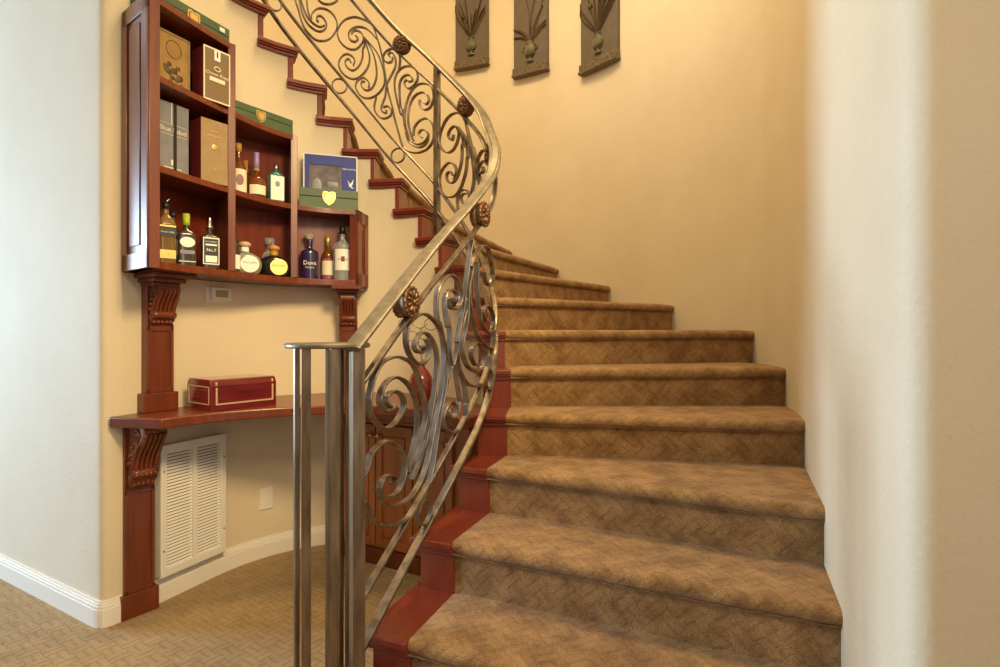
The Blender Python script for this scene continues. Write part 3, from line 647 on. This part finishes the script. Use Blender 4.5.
# ------------------------------------------------------------------ things on the shelf
def at(px, d): return ((px-500)/550*d, d)    # plan position from image pixel column and distance
def bottle(label, x, y, z, rz, prof, glass, cap, capmat, lab=None, square=0, sx=1, sy=1, group=None, texts=(), labmat='cream', extra=None, cat='bottle'):
    t = thing('bottle', label, cat, (x, y, z), rz, group)
    pw = 5 if square else 2
    m = LB(); m.lathe(cr(prof, 3), n=24, sx=sx, sy=sy, power=pw) if square == 0 else None
    if square:
        rings = []
        zs = [p for p in cr(prof, 3)]
        rmax = max(r for r, _ in zs)
        for r, zz in zs:
            k = min(1, max(0, (r/rmax-.45)/.4)); p = 2+k*4
            ring = []
            for i in range(32):
                a = 2*PI*(i+.5)/32; ca, sa = math.cos(a), math.sin(a); q = (abs(ca)**p+abs(sa)**p)**(-1/p)
                syy = 1+(sy-1)*k
                ring.append((r*ca*q*sx, r*sa*q*syy, zz))
            rings.append(ring)
        m.loft(rings, 0, True, True, True)
    m.build('glass', glass, t)
    if cap:
        m = LB(); m.lathe(cap, n=18); m.build('cap', capmat, t)
    def patch(z0, z1, r, half, mat, name='label', flat=False, dy=0):
        m = LB()
        if flat: m.box(-half, half, -r-.0012+dy, -r+.0008+dy, z0, z1)
        else:
            N = 12; rings = []
            for i in range(N+1):
                a = -PI/2+(-half+2*half*i/N); ca, sa = math.cos(a)*sx, math.sin(a)*sy
                rings.append([(r*ca, r*sa, z0), ((r+.0012)*ca, (r+.0012)*sa, z0), ((r+.0012)*ca, (r+.0012)*sa, z1), (r*ca, r*sa, z1)])
            m.loft(rings, 0, True, True, False)
        return m.build(name, mat, t)
    for L_ in (lab or []): patch(*L_)
    for b_, sz, yy, zz, mat in texts: text(b_, sz, 'lettering', mat, t, front(0, yy, zz))
    if extra: extra(t)
    return t
g1 = 'bottles on the bottom left shelf'
std = lambda R, h, sh, nk: [(R*.9, 0), (R, .004), (R, sh*.5), (R, sh), (R*.86, sh+.018), (R*.45, sh+.045), (nk, sh+.065), (nk, h)]
# --- bottom left bay
def pourer(t):
    m = LB(); m.tube([(0, 0, .262), (.006, 0, .275), (.016, 0, .285)], .0035); m.build('pour_spout', 'steel', t)
bottle('square whisky bottle with black band and gold foot label, far left of bottom shelf', *at(165.8, 2.37), Z0, .75, [(.031, 0), (.034, .004), (.034, .09), (.034, .160), (.033, .172), (.028, .190), (.016, .212), (.0125, .222), (.0115, .245)], 'whisky', [(.001, .238), (.015, .238), (.015, .262), (.006, .264), (.001, .268)], 'black',
       [(.115, .155, .0352, .031, 'black', 'label', True), (.157, .163, .0352, .031, 'gold', 'label', True), (.022, .058, .0352, .031, 'gold', 'label', True)], square=1, extra=pourer,
       texts=[('BLACK LABEL', .0085, -.0368, .134, 'cream'), ('12', .014, -.0368, .040, 'brown_card')])
bottle('dark bottle half hidden behind the gold labelled whisky bottle', *at(173, 2.47), Z0, .7, std(.03, .225, .14, .012), 'smoke', [(.001, .22), (.0135, .22), (.0135, .245), (.001, .245)], 'black', [(.05, .12, .0305, .9, 'gold')])
def oval(t, x, y, z, a, b, mat, name='label'):
    m = LB(); rings = []
    for yy in (y+.0012, y): rings.append([(x+a*math.cos(2*PI*i/28), yy, z+b*math.sin(2*PI*i/28)) for i in range(28)])
    m.loft(rings, 0, True, True); return m.build(name, mat, t)
bottle('dark brown whiskey bottle with lime green wax on its neck and an oval silver label', *at(186.3, 2.47), Z0, .68, [(.034, 0), (.037, .004), (.037, .08), (.037, .135), (.034, .150), (.014, .168), (.0125, .18), (.0125, .205)], 'smoke', [(.001, .185), (.0148, .185), (.0150, .20), (.0148, .238), (.001, .24)], 'lime',
       [(.055, .072, .0290, .029, 'grey_box', 'label', True), (.020, .024, .0290, .033, 'cream', 'label', True)], square=1, sy=.75, extra=lambda t: oval(t, 0, -.0296, .108, .030, .023, 'white_paper'))
bottle('square whiskey bottle with a black and white label and silver pourer, right of the bay', *at(209.3, 2.56), Z0, .70, [(.034, 0), (.037, .004), (.037, .08), (.037, .138), (.035, .150), (.014, .166), (.0125, .172), (.0125, .20)], 'smoke', [(.001, .186), (.016, .186), (.0165, .197), (.012, .204), (.011, .206), (.0115, .238), (.001, .239)], 'steel',
       [(.018, .142, .0375, .034, 'white_paper', 'label', True), (.024, .136, .0387, .030, 'black', 'label', True), (.104, .112, .0397, .024, 'white_paper', 'label', True), (.028, .058, .0397, .024, 'white_paper', 'label', True)], square=1,
       texts=[("JACK DANIEL'S", .0075, -.0412, .122, 'white_paper'), ('No.7', .020, -.0412, .083, 'white_paper')])
# --- middle bay, upper shelf
bottle('rum bottle with a cream label, tight against the shelf divider', *at(238.5, 2.79), Z1, .62, [(.034, 0), (.037, .004), (.037, .09), (.036, .135), (.028, .16), (.016, .185), (.0135, .20), (.0135, .24)], 'amber', [(.001, .225), (.0155, .225), (.0155, .265), (.001, .267)], 'orange', [(.012, .130, .0375, 1.25, 'cream')], extra=lambda t: oval(t, 0, -.0392, .075, .018, .028, 'maroon_card'))
bottle('bottle with an orange capsule standing behind the cognac bottle', *at(245.5, 2.93), Z1, .58, [(.028, 0), (.03, .004), (.03, .09), (.03, .125), (.02, .15), (.0125, .165), (.0115, .185), (.0115, .20)], 'amber', [(.001, .162), (.0138, .162), (.0138, .178), (.0125, .18), (.0125, .222), (.001, .222)], 'orange', [(.05, .105, .0305, 1.0, 'gold')])
bottle('round bellied cognac bottle with a lilac neck and cream label', *at(256.5, 2.875), Z1, .55, [(.040, 0), (.046, .006), (.052, .04), (.052, .072), (.044, .105), (.024, .128), (.014, .140), (.0125, .155), (.0125, .18)], 'amber', [(.001, .16), (.0142, .16), (.0142, .20), (.0138, .238), (.0145, .240), (.0145, .246), (.001, .247)], 'lilac', [(.020, .068, .0528, .78, 'cream'), (.150, .162, .0145, 3.1, 'orange', 'neck_band')])
bottle('square teal gin bottle with a pale front label beside the cognac', *at(276, 2.94), Z1, .66, [(.036, 0), (.039, .004), (.039, .08), (.039, .125), (.036, .145), (.016, .160), (.0115, .166), (.0115, .18)], 'teal', [(.001, .172), (.0135, .172), (.0135, .198), (.001, .199)], 'steel', [(.010, .138, .0282, .034, 'white_paper', 'label', True)], square=1, sy=.72, extra=lambda t: oval(t, 0, -.0296, .095, .012, .015, 'grey_box'))
# --- middle bay, bottom shelf
bottle('narrow dark bottle mostly hidden by the shelf divider beside the round pale bottle', *at(233.5, 2.74), Z0, .6, std(.03, .215, .13, .012), 'smoke', [(.001, .205), (.013, .205), (.013, .225), (.001, .226)], 'black', [(.02, .09, .0305, 1.2, 'white_paper')])
def round_bottle(label, px, d, rz, glass, capm, discm, neckm, tx):
    x, y = at(px, d)
    t = thing('bottle', label, 'bottle', (x, y, Z0), rz)
    m = LB(); m.lathe(cr([(.052, 0), (.070, .010), (.081, .048), (.071, .086), (.042, .105), (.020, .113), (.0175, .125)], 3), n=28, sy=.56); m.build('glass', glass, t)
    m = LB(); m.lathe([(.001, .112), (.0195, .112), (.0205, .118), (.0195, .138), (.001, .138)], n=20); m.build('neck_band', neckm, t)
    m = LB(); m.lathe(cr([(.004, .137), (.022, .139), (.029, .148), (.028, .158), (.015, .166), (.002, .167)], 3), n=20); m.build('stopper', capm, t)
    oval(t, .020, -.0460, .050, .043, .043, discm)
    text('Don Julio', .017, 'lettering', 'brown_card', t, front(.020, -.0466, .058))
    return t
round_bottle('round pale bottle with a round white label and pale wood stopper', 244.8, 2.80, .52, 'pale_green', 'cork', 'white_paper', 'white_paper', '')
round_bottle('round dark bottle with a round golden label and orange wood stopper', 274, 2.93, .48, 'black_glass', 'orange_wood', 'gold', 'orange', '')
bottle('clear decanter with a square glass stopper behind the round dark bottle', *at(269.5, 3.04), Z0, .4, [(.04, 0), (.044, .006), (.044, .09), (.038, .13), (.018, .155), (.014, .165), (.016, .178)], 'clear', [(.001, .178), (.014, .178), (.028, .190), (.028, .220), (.022, .225), (.001, .225)], 'clear', square=1)
# --- right bay
bottle('small pink bottle with a pale cap behind the violet bottle', *at(302, 3.2), Z0, .3, std(.024, .17, .10, .010), 'pink', [(.001, .165), (.012, .165), (.012, .19), (.001, .191)], 'cork', [(.07, .10, .0245, 1.2, 'maroon_card')])
bottle('deep violet bottle with white lettering and a flared glass stopper', *at(309.5, 3.13), Z0, .35, [(.044, 0), (.0475, .005), (.0475, .08), (.0475, .150), (.042, .168), (.020, .182), (.017, .19), (.017, .232)], 'violet', [(.001, .225), (.014, .225), (.018, .236), (.031, .243), (.032, .257), (.026, .263), (.001, .264)], 'clear', texts=[('Deva', .033, -.0480, .094, 'white_paper'), ('VODKA', .014, -.0480, .068, 'white_paper')])
bottle('pink labelled bottle with a gold neck between the violet and clear bottles', *at(328, 3.185), Z0, .34, [(.031, 0), (.034, .004), (.034, .09), (.034, .145), (.028, .165), (.014, .19), (.012, .20), (.012, .23)], 'amber', [(.001, .20), (.0135, .20), (.0135, .265), (.001, .267)], 'gold', [(.012, .128, .0346, 1.35, 'cream'), (.012, .034, .0352, 1.35, 'pink'), (.115, .128, .0352, 1.35, 'pink')])
bottle('tall clear vodka bottle with a white label and dark cap at the right end', *at(342.5, 3.175), Z0, .32, [(.050, 0), (.053, .005), (.053, .09), (.053, .190), (.047, .208), (.026, .228), (.0155, .24), (.0145, .275)], 'clear', [(.001, .270), (.0170, .270), (.0170, .318), (.001, .319)], 'black',
       [(.058, .178, .0537, .85, 'white_paper'), (.107, .136, .0550, .18, 'maroon_card', 'label_square')], texts=[('KETEL ONE', .011, -.0556, .120, 'brown_card')])

# ------------------------------------------------------------------ gift boxes
def gift(label, x, y, z, rz, w, d, h, mat, bevel=.002, name='gift_box', cat='box'):
    t = thing(name, label, cat, (x, y, z), rz); m = LB(); m.box(-w/2, w/2, 0, d, 0, h); m.build('carton', mat, t, bevel); return t
# gilded panel box
t = gift('gilt framed wooden box with an engraved front on the top left shelf', *at(173.5, 2.43), Z2, 1.12, .150, .09, .255, 'brown_card')
m = LB(); m.box(-.066, .066, -.0015, .001, .010, .245); m.build('engraved_front', 'gold_wood', t)
m = LB()
for a, b, c, d in ((-.075, -.066, 0, .255), (.066, .075, 0, .255), (-.075, .075, 0, .009), (-.075, .075, .246, .255)): m.box(a, b, -.004, .002, c, d)
m.build('gilt_frame', 'tan_card', t)
m = LB(); rng = random.Random(3)
for i in range(16): m.ball((-.04+.085*rng.random(), -.002, .03+.085*rng.random()), .006+.010*rng.random(), n=6, sy=.2)
m.tube([(.034*math.cos(a*PI/12), -.002, .185+.038*math.sin(a*PI/12)) for a in range(25)], .0016, 5)
m.build('engraving', 'relief', t)
# brown carton with white border
t = gift('brown carton with a white border and crest, right of the gilt framed box', *at(217, 2.545), Z2, .98, .125, .10, .245, 'maroon_card')
m = LB(); m.box(-.0625, .0625, -.0015, .001, 0, .245); m.build('white_border', 'cream', t)
m = LB(); m.box(-.056, .056, -.003, .001, .008, .237); m.build('front_panel', 'brown_card', t)
m = LB(); m.box(-.014, .014, -.0042, 0, .190, .238); m.build('clasp_tab', 'white_paper', t)
m = LB(); m.box(-.003, .003, -.0052, 0, .205, .232); m.build('clasp_slot', 'black', t)
m = LB(); m.box(-.036, .036, -.0042, 0, .092, .110); m.build('cream_plate', 'cream', t)
m = LB(); m.tube([(.014*math.cos(a*PI/8), -.004, .152+.010*math.sin(a*PI/8)) for a in range(17)], .0026, 5); m.build('crest', 'cream', t)
text('Crown Royal', .021, 'lettering', 'cream', t, front(0, -.0035, .126), shear=.25)
# slate carton with a black strap
t = gift('tall slate blue carton closed by a black vertical strap on the second shelf', *at(172, 2.42), Z1, 1.10, .155, .085, .318, 'grey_box')
m = LB(); m.box(.006, .020, -.003, .001, 0, .319); m.build('strap', 'black', t)
m = LB(); m.box(-.004, -.001, -.0022, 0, .225, .318); m.box(-.06, .066, -.0016, 0, .222, .2235); m.box(-.06, .066, -.0016, 0, .176, .1775); m.build('silver_lines', 'cream', t)
text('Blue Label', .030, 'lettering', 'cream', t, front(.004, -.0016, .198))
m = LB(); m.box(-.004, .004, -.0016, 0, .045, .068); m.box(-.035, .045, -.0016, 0, .030, .0335); m.build('small_print', 'cream', t)
# tan carton
t = gift('plain tan carton with dark red sides, right of the slate carton', *at(214.5, 2.55), Z1, .98, .125, .095, .290, 'maroon_card')
m = LB(); m.box(-.0625, .0625, -.0015, .001, 0, .290); m.build('front_panel', 'tan_card', t)
m = LB(); m.box(-.035, .035, -.0024, 0, .215, .219); m.box(-.02, .02, -.0024, 0, .238, .242); m.ball((0, -.002, .165), .014, n=8, sy=.15); m.box(-.006, .006, -.0024, 0, .06, .065); m.build('gold_print', 'gold', t)
# green boxes with lid line and shield
def green(label, x, y, z, rz, w, d, h, shx=0, sticker=None):
    t = thing('presentation_box', label, 'box', (x, y, z), rz, None)
    m = LB(); m.box(-w/2, w/2, 0, d, 0, h*.56); m.build('base', 'green_box', t, .002)
    m = LB(); m.box(-w/2+.002, w/2-.002, .002, d-.002, h*.56, h*.60); m.build('seam', 'dark_seam', t)
    m = LB(); m.box(-w/2, w/2, 0, d, h*.60, h); m.build('lid', 'green_box', t, .002)
    s = h*.36; sh = [(-s*.85, s*.9), (-s*.45, s*1.0), (0, s*.85), (s*.45, s*1.0), (s*.85, s*.9), (s*.9, s*.1), (s*.6, -s*.55), (0, -s*1.0), (-s*.6, -s*.55), (-s*.9, s*.1)]
    for k, (sc_, yy, mt, nm) in enumerate(((1, -.002, 'gold', 'shield'), (.78, -.003, 'green_box', 'shield_field'), (.66, -.004, 'gold', 'shield_emblem'))):
        m = LB(); m.loft([[(shx+a*sc_, .001, h*.52+b*sc_) for a, b in sh], [(shx+a*sc_, yy, h*.52+b*sc_) for a, b in sh]], 0, True, True); m.build(nm, mt, t)
    if sticker: m = LB(); m.box(sticker-.014, sticker+.014, -.002, .001, h*.68, h*.88); m.build('sticker', 'white_paper', t)
    return t
def tangent(i): a, b = FRs[max(i-3, 0)], FRs[min(i+3, 36)]; return math.atan2(b[1]-a[1], b[0]-a[0])
green('long green presentation box with gold shield on the highest shelf top', -1.40, 2.515, Z3, 1.16, .385, .15, .098, .0, .15)
green('green presentation box with gold shield on top of the middle bay', -1.225, 2.83, Z2, .97, .365, .14, .084, -.005)
green('green presentation box with gold shield on the lowest top, before the blue box', -.955, 3.075, Z1, .33, .315, .075, .108, .0)
bx = thing('gift_box', 'blue gift box with a clear window behind the lowest green box', 'box', (-.972, 3.158, Z1), .30)
m = LB(); w, h = .295, .325
m.box(-w/2, w/2, .012, .085, 0, h)
for a, b, c, d in ((-w/2, -w/2+.03, 0, h), (w/2-.085, w/2, 0, h), (-w/2+.03, w/2-.085, h-.06, h), (-w/2+.03, w/2-.085, 0, .06)): m.box(a, b, 0, .012, c, d)
m.build('carton', 'blue_card', bx, .0015)
m = LB(); m.box(-w/2+.03, w/2-.085, .004, .012, .06, h-.06); m.build('window', 'window_film', bx)
m = LB()
for a, b, c, d in ((-w/2-.001, -w/2+.005, 0, h), (-w/2, w/2, h-.004, h+.001), (w/2-.005, w/2+.001, 0, h)): m.box(a, b, -.0012, .01, c, d)
m.build('white_edge', 'white_paper', bx)
text('GREY GOOSE', .0125, 'lettering', 'white_paper', bx, front(w/2-.046, -.001, h-.075))
m = LB()
def fly(pts): m.loft([[(a, .001, b) for a, b in pts], [(a, -.0015, b) for a, b in pts]], 0, True, True)
fly([(.095, .188), (.107, .166), (.117, .178), (.126, .198), (.123, .170), (.114, .150), (.103, .150)]); fly([(.103, .152), (.114, .152), (.131, .142), (.116, .143)])
m.build('white_bird', 'white_paper', bx)
# bottle glass and tumbler shapes behind the window
m = LB(); m.lathe(cr([(.030, .075), (.030, .16), (.012, .20), (.010, .245)], 3), (-.075, .006, 0), 14, sy=.12); m.lathe([(.03, .10), (.034, .17), (.03, .172), (.001, .172)], (.012, .006, 0), 14, sy=.12); m.build('display_bottle', 'grey_box', bx)

# ------------------------------------------------------------------ wall fittings
def wall_pt(px):                            # where the camera ray through an image pixel column meets the niche wall
    r = (px-500)/550; best = None
    for i, (a, b) in enumerate(zip(inner, inner[1:])):
        fa, fb = a[0]-r*a[1], b[0]-r*b[1]
        if fa*fb <= 0 and a[0] < -.5:
            p = lerp(a, b, fa/(fa-fb)); 
            if best is None or p[1] > best[1]: best = p
    return best
p0, p1 = wall_pt(153), wall_pt(219)
u = unit(p0, p1); mid = lerp(p0, p1, .5); wv = math.dist(p0, p1)
vent = thing('air_vent', 'white louvred air return grille on the wall under the counter', 'vent', (mid[0]+u[1]*.035, mid[1]-u[0]*.035, .125), math.atan2(u[1], u[0]))
vw, vh = wv, .605
m = LB()
for a, b, c, d in ((-vw/2, -vw/2+.03, 0, vh), (vw/2-.03, vw/2, 0, vh), (-vw/2+.03, vw/2-.03, 0, .035), (-vw/2+.03, vw/2-.03, vh-.035, vh)): m.box(a, b, -.018, .036, c, d)
m.build('frame', 'vent_metal', vent, .002)
m = LB(); m.box(-.011, .011, -.0165, .014, .034, vh-.034); m.build('centre_bar', 'vent_metal', vent)
m = LB(); m.box(-vw/2+.02, vw/2-.02, .014, .03, .02, vh-.02); m.build('backing', 'vent_dark', vent)
m = LB(); nsl = 36
for i in range(nsl):
    z = .04+(vh-.08)*i/(nsl-1)
    st = len(m.v); m.box(-vw/2+.028, vw/2-.028, -.0055, .0055, -.0009, .0009); m.xf(st, Matrix.Translation((0, -.006, z)) @ Matrix.Rotation(1.15, 4, 'X'))
m.build('louvres', 'vent_metal', vent)
m = LB()
for sx, sz in ((-1, .12), (-1, vh-.12), (1, .12), (1, vh-.12)): m.ball((sx*(vw/2-.014), -.019, sz), .005, n=6, sy=.4)
m.build('screws', 'steel', vent)
p = wall_pt(217); p0, p1 = wall_pt(213), wall_pt(221); u = unit(p0, p1)
t = thing('thermostat', 'small white thermostat with a greenish display on the wall below the shelf', 'thermostat', (p[0]+u[1]*.004, p[1]-u[0]*.004, 1.400), math.atan2(u[1], u[0]))
m = LB(); m.box(-.07, .07, -.006, .012, 0, .082); m.build('backplate', 'plastic', t, .003)
m = LB(); m.box(-.050, .064, -.026, -.004, .008, .078); m.build('body', 'plastic', t, .004)
m = LB(); m.box(-.030, .042, -.0275, -.02, .028, .064); m.build('display', 'lcd', t)
m = LB()
for i in range(4): m.box(-.034+i*.022, -.020+i*.022, -.028, -.02, .014, .019)
m.build('buttons', 'plastic', t)
p = wall_pt(266); p0, p1 = wall_pt(262), wall_pt(270); u = unit(p0, p1)
t = thing('outlet_plate', 'small white blank wall plate low on the curved wall right of the vent', 'outlet', (p[0]+u[1]*.002, p[1]-u[0]*.002, .262), math.atan2(u[1], u[0]))
m = LB(); m.box(-.036, .036, -.006, .008, 0, .118); m.build('plate', 'plastic', t, .003)
m = LB(); m.box(-.017, .017, -.009, -.005, .026, .092); m.build('insert', 'plastic', t, .002)

# ------------------------------------------------------------------ box and vase on the counter
t = thing('wine_box', 'burgundy lacquered box with cream dotted inlay lying on the counter', 'box', (-1.300, 2.480, ZC), .93)
# local x along the long side, y into the end
Lx, Ly, Hz = .315, .235, .143
m = LB(); sec = [(0, 0), (0, Hz-.028), (.006, Hz-.012), (.016, Hz-.003), (.028, Hz), (Ly-.028, Hz), (Ly-.016, Hz-.003), (Ly-.006, Hz-.012), (Ly, Hz-.028), (Ly, 0)]
m.loft([[(x, y, z) for y, z in sec] for x in (0, Lx)], 0, True, True, False); m.build('case', 'lacquer', t, .002)
m = LB(); s2 = [(y*.98+.0016, z*.98) for y, z in sec]; m.loft([[(x, y, z) for y, z in s2] for x in (-.003, .0005)], 0, True, True); m.build('end_panel', 'lacquer_red', t)
m = LB()
for a, b, c, d in ((.018, .023, .028, .112), (Ly-.023, Ly-.018, .028, .112), (.018, Ly-.018, .028, .033), (.018, Ly-.018, .107, .112)): m.box(-.0042, -.002, a, b, c, d)
m.build('end_inlay', 'inlay', t)
m = LB()
for i in range(34): 
    x = .022+(Lx-.042)*i/33; m.box(x-.0026, x+.0026, -.0012, .001, .027, .034)
for xx in (.022, Lx-.020):
    for i in range(12): z = .034+i*.0085; m.box(xx-.004, xx+.004, -.0012 if z < .11 else .001, .003, z-.0028, z+.0028)
m.build('front_inlay', 'inlay', t)
m = LB(); m.box(.0, Lx, -.0006, .001, .086, .0872); m.build('lid_seam', 'black', t)
vx, vy = at(421, 2.76)
t = thing('vase', 'dark red glazed vase with thin wire flowers, on the counter behind the railing', 'vase', (vx, vy, ZC))
m = LB(); m.lathe(cr([(.030, 0), (.036, .008), (.055, .05), (.062, .09), (.056, .13), (.036, .165), (.020, .185), (.018, .20), (.024, .212)], 3), n=28); m.build('body', 'vase', t)
m = LB()
def loop(c, r, ax): m.tube([(c[0]+r*math.cos(a*PI/10)*ax, c[1]+.01*math.sin(a*PI/10), c[2]+r*math.sin(a*PI/10)) for a in range(21)], .0022, 5)
m.tube([(0, 0, .10), (.004, 0, .22), (-.02, 0, .34), (.005, 0, .385)], .0025, 5)
for cx, cz, r in ((.05, .40, .030), (-.085, .40, .026), (-.045, .34, .024), (.012, .345, .020)): loop((cx, 0, cz), r, 1.15); m.tube([(0, 0, .375), (cx*.6, 0, cz)], .002, 5)
m.build('wire_flower', 'wire', t)

# ------------------------------------------------------------------ three relief panels on the stair wall
def back_pt(px):
    r = (px-500)/550
    for a, b in zip(w_back, w_back[1:]):
        fa, fb = a[0]-r*a[1], b[0]-r*b[1]
        if fa*fb <= 0: return lerp(a, b, fa/(fa-fb)), unit(b, a)
def panel(label, pxl, pxr, ybot, style):
    (pl, _), (pr, _) = back_pt(pxl), back_pt(pxr); u = unit(pl, pr); c = lerp(pl, pr, .5); n = (u[1], -u[0])
    w = math.dist(pl, pr); zb = 1.255+(331-ybot)*c[1]/550; sag = .012
    t = thing('wall_panel', label, 'wall art', (c[0]+n[0]*.035, c[1]+n[1]*.035, zb), math.atan2(u[1], u[0]), 'relief panels climbing the stair wall')
    h = 1.0
    m = LB(); m.box(-w/2, w/2, 0, .045, 0, h); m.build('board', 'slate_board', t, .004)
    m = LB(); m.box(-w/2-.004, w/2+.004, -.022, .045, .012, .072); m.box(-w/2-.010, w/2+.010, -.030, .045, -.010, .014); m.build('ledge', 'ledge_relief', t, .006, 2)
    rg = random.Random(style)
    m = LB()
    pr_ = [(.030, .105), (.034, .112), (.016, .124), (.013, .135), (.022, .145), (.042, .165), (.052, .195), (.046, .225), (.024, .248), (.018, .256), (.030, .266), (.031, .272), (.001, .273)]
    if style == 2: pr_ = [(.034, .10), (.036, .108), (.014, .125), (.012, .14), (.03, .158), (.05, .185), (.058, .215), (.052, .238), (.028, .255), (.034, .275), (.036, .282), (.001, .283)]
    m.lathe(cr(pr_, 2), (0, -.004, 0), 20, sy=.6)
    for i in range(7):                       # flutes
        a = -PI*.1-PI*.8*i/6; m.tube([(r*math.cos(a), -.004+r*.62*math.sin(a), z) for r, z in ((.03, .15), (.046, .172), (.054, .195), (.047, .225))], .0045, 5)
    if style == 2:
        for sx in (-1, 1): m.tube([(sx*x, -.01, z) for x, z in ((.03, .25), (.065, .245), (.075, .215), (.05, .20))], .006, 6)
    m.build('vase_relief', 'vase_relief', t)
    m = LB()
    def blade(x0, z0, ang, ln, wd, bend):
        L_, R_ = [], []; N = 9
        for i in range(N+1):
            q = i/N; a = ang+bend*q*q; px_ = x0+ln*q*math.sin(ang+bend*q*.6); pz = z0+ln*q*math.cos(ang+bend*q*.6)
            ww = wd*math.sin(PI*min(1, .12+q*.88))**.7*(1-q*.25); dx, dz = math.cos(a), -math.sin(a)
            px_ = max(-w/2+.006, min(w/2-.006, px_)); pz = min(pz, h-.01)
            L_.append((px_-dx*ww, -.004, pz-dz*ww)); R_.append((px_+dx*ww, -.004, pz+dz*ww))
        C_ = [((a[0]+b[0])/2, -.016-.006*math.sin(PI*i/N), (a[2]+b[2])/2) for i, (a, b) in enumerate(zip(L_, R_))]
        B_ = [((a[0]+b[0])/2, .003, (a[2]+b[2])/2) for a, b in zip(L_, R_)]
        m.loft([[a, b, c_, d_] for a, b, c_, d_ in zip(L_, C_, R_, B_)], 0, True, True, False)
    z0 = .268
    if style == 1:
        for a in (-.62, -.45, -.3, -.16, -.05, .06, .17, .28, .38, .48): blade(rg.uniform(-.01, .01), z0, a, rg.uniform(.22, .42), .007, rg.uniform(-.1, .25))
        for a in (.36, .50): blade(.01, z0, a, .26, .016, .1)
        m.tube([(0, -.01, z0), (-.03, -.012, z0+.12), (-.075, -.012, z0+.20)], .004, 5); m.ball((-.08, -.012, z0+.205), .016, n=6)
    elif style == 2:
        for a, ln, wd, bd in ((-.55, .20, .018, -1.1), (-.35, .26, .018, -.9), (.2, .32, .018, .35), (.45, .24, .022, .6), (.62, .20, .02, .5)): blade(0, z0, a, ln, wd, bd)
        for a, b_ in ((.05, .25), (-.02, -.2), (.32, .3)): m.tube([(0, -.008, z0), (a*.3, -.01, z0+.25), (a*.3+b_*.3, -.01, z0+.55)], .0035, 5)
        m.ball((-.11, -.012, z0+.13), .014, n=6)
    else:
        for a in (-.75, -.6, -.28, -.14, -.02, .1, .22, .32, .42, .52, .66): blade(rg.uniform(-.01, .01), z0, a, rg.uniform(.28, .46), .008, rg.uniform(-.05, .2))
        m.tube([(0, -.01, z0), (-.03, -.012, z0+.14), (-.07, -.012, z0+.24)], .004, 5); m.ball((-.078, -.012, z0+.25), .022, n=6)
    m.build('plant_relief', 'relief', t)
    return t
panel('leftmost of three brown relief panels with a green vase and fine grasses', 457, 489, 68.5, 1)
panel('middle relief panel with a two handled vase and broad curling leaves', 515.5, 549, 75, 2)
panel('rightmost of three relief panels, green vase with a fan of reeds', 583.5, 620, 68, 3)

# repeats of a kind share a group
for o in list(COL.objects):
    nm = o.name.split('.')[0]
    g = {'bottle': 'liquor bottles on the bar shelf', 'gift_box': 'gift cartons on the bar shelf', 'presentation_box': 'green presentation boxes on the shelf tops', 'pilaster': 'wood pilasters with carved corbels'}.get(nm)
    if g and o.parent is None: o['group'] = g
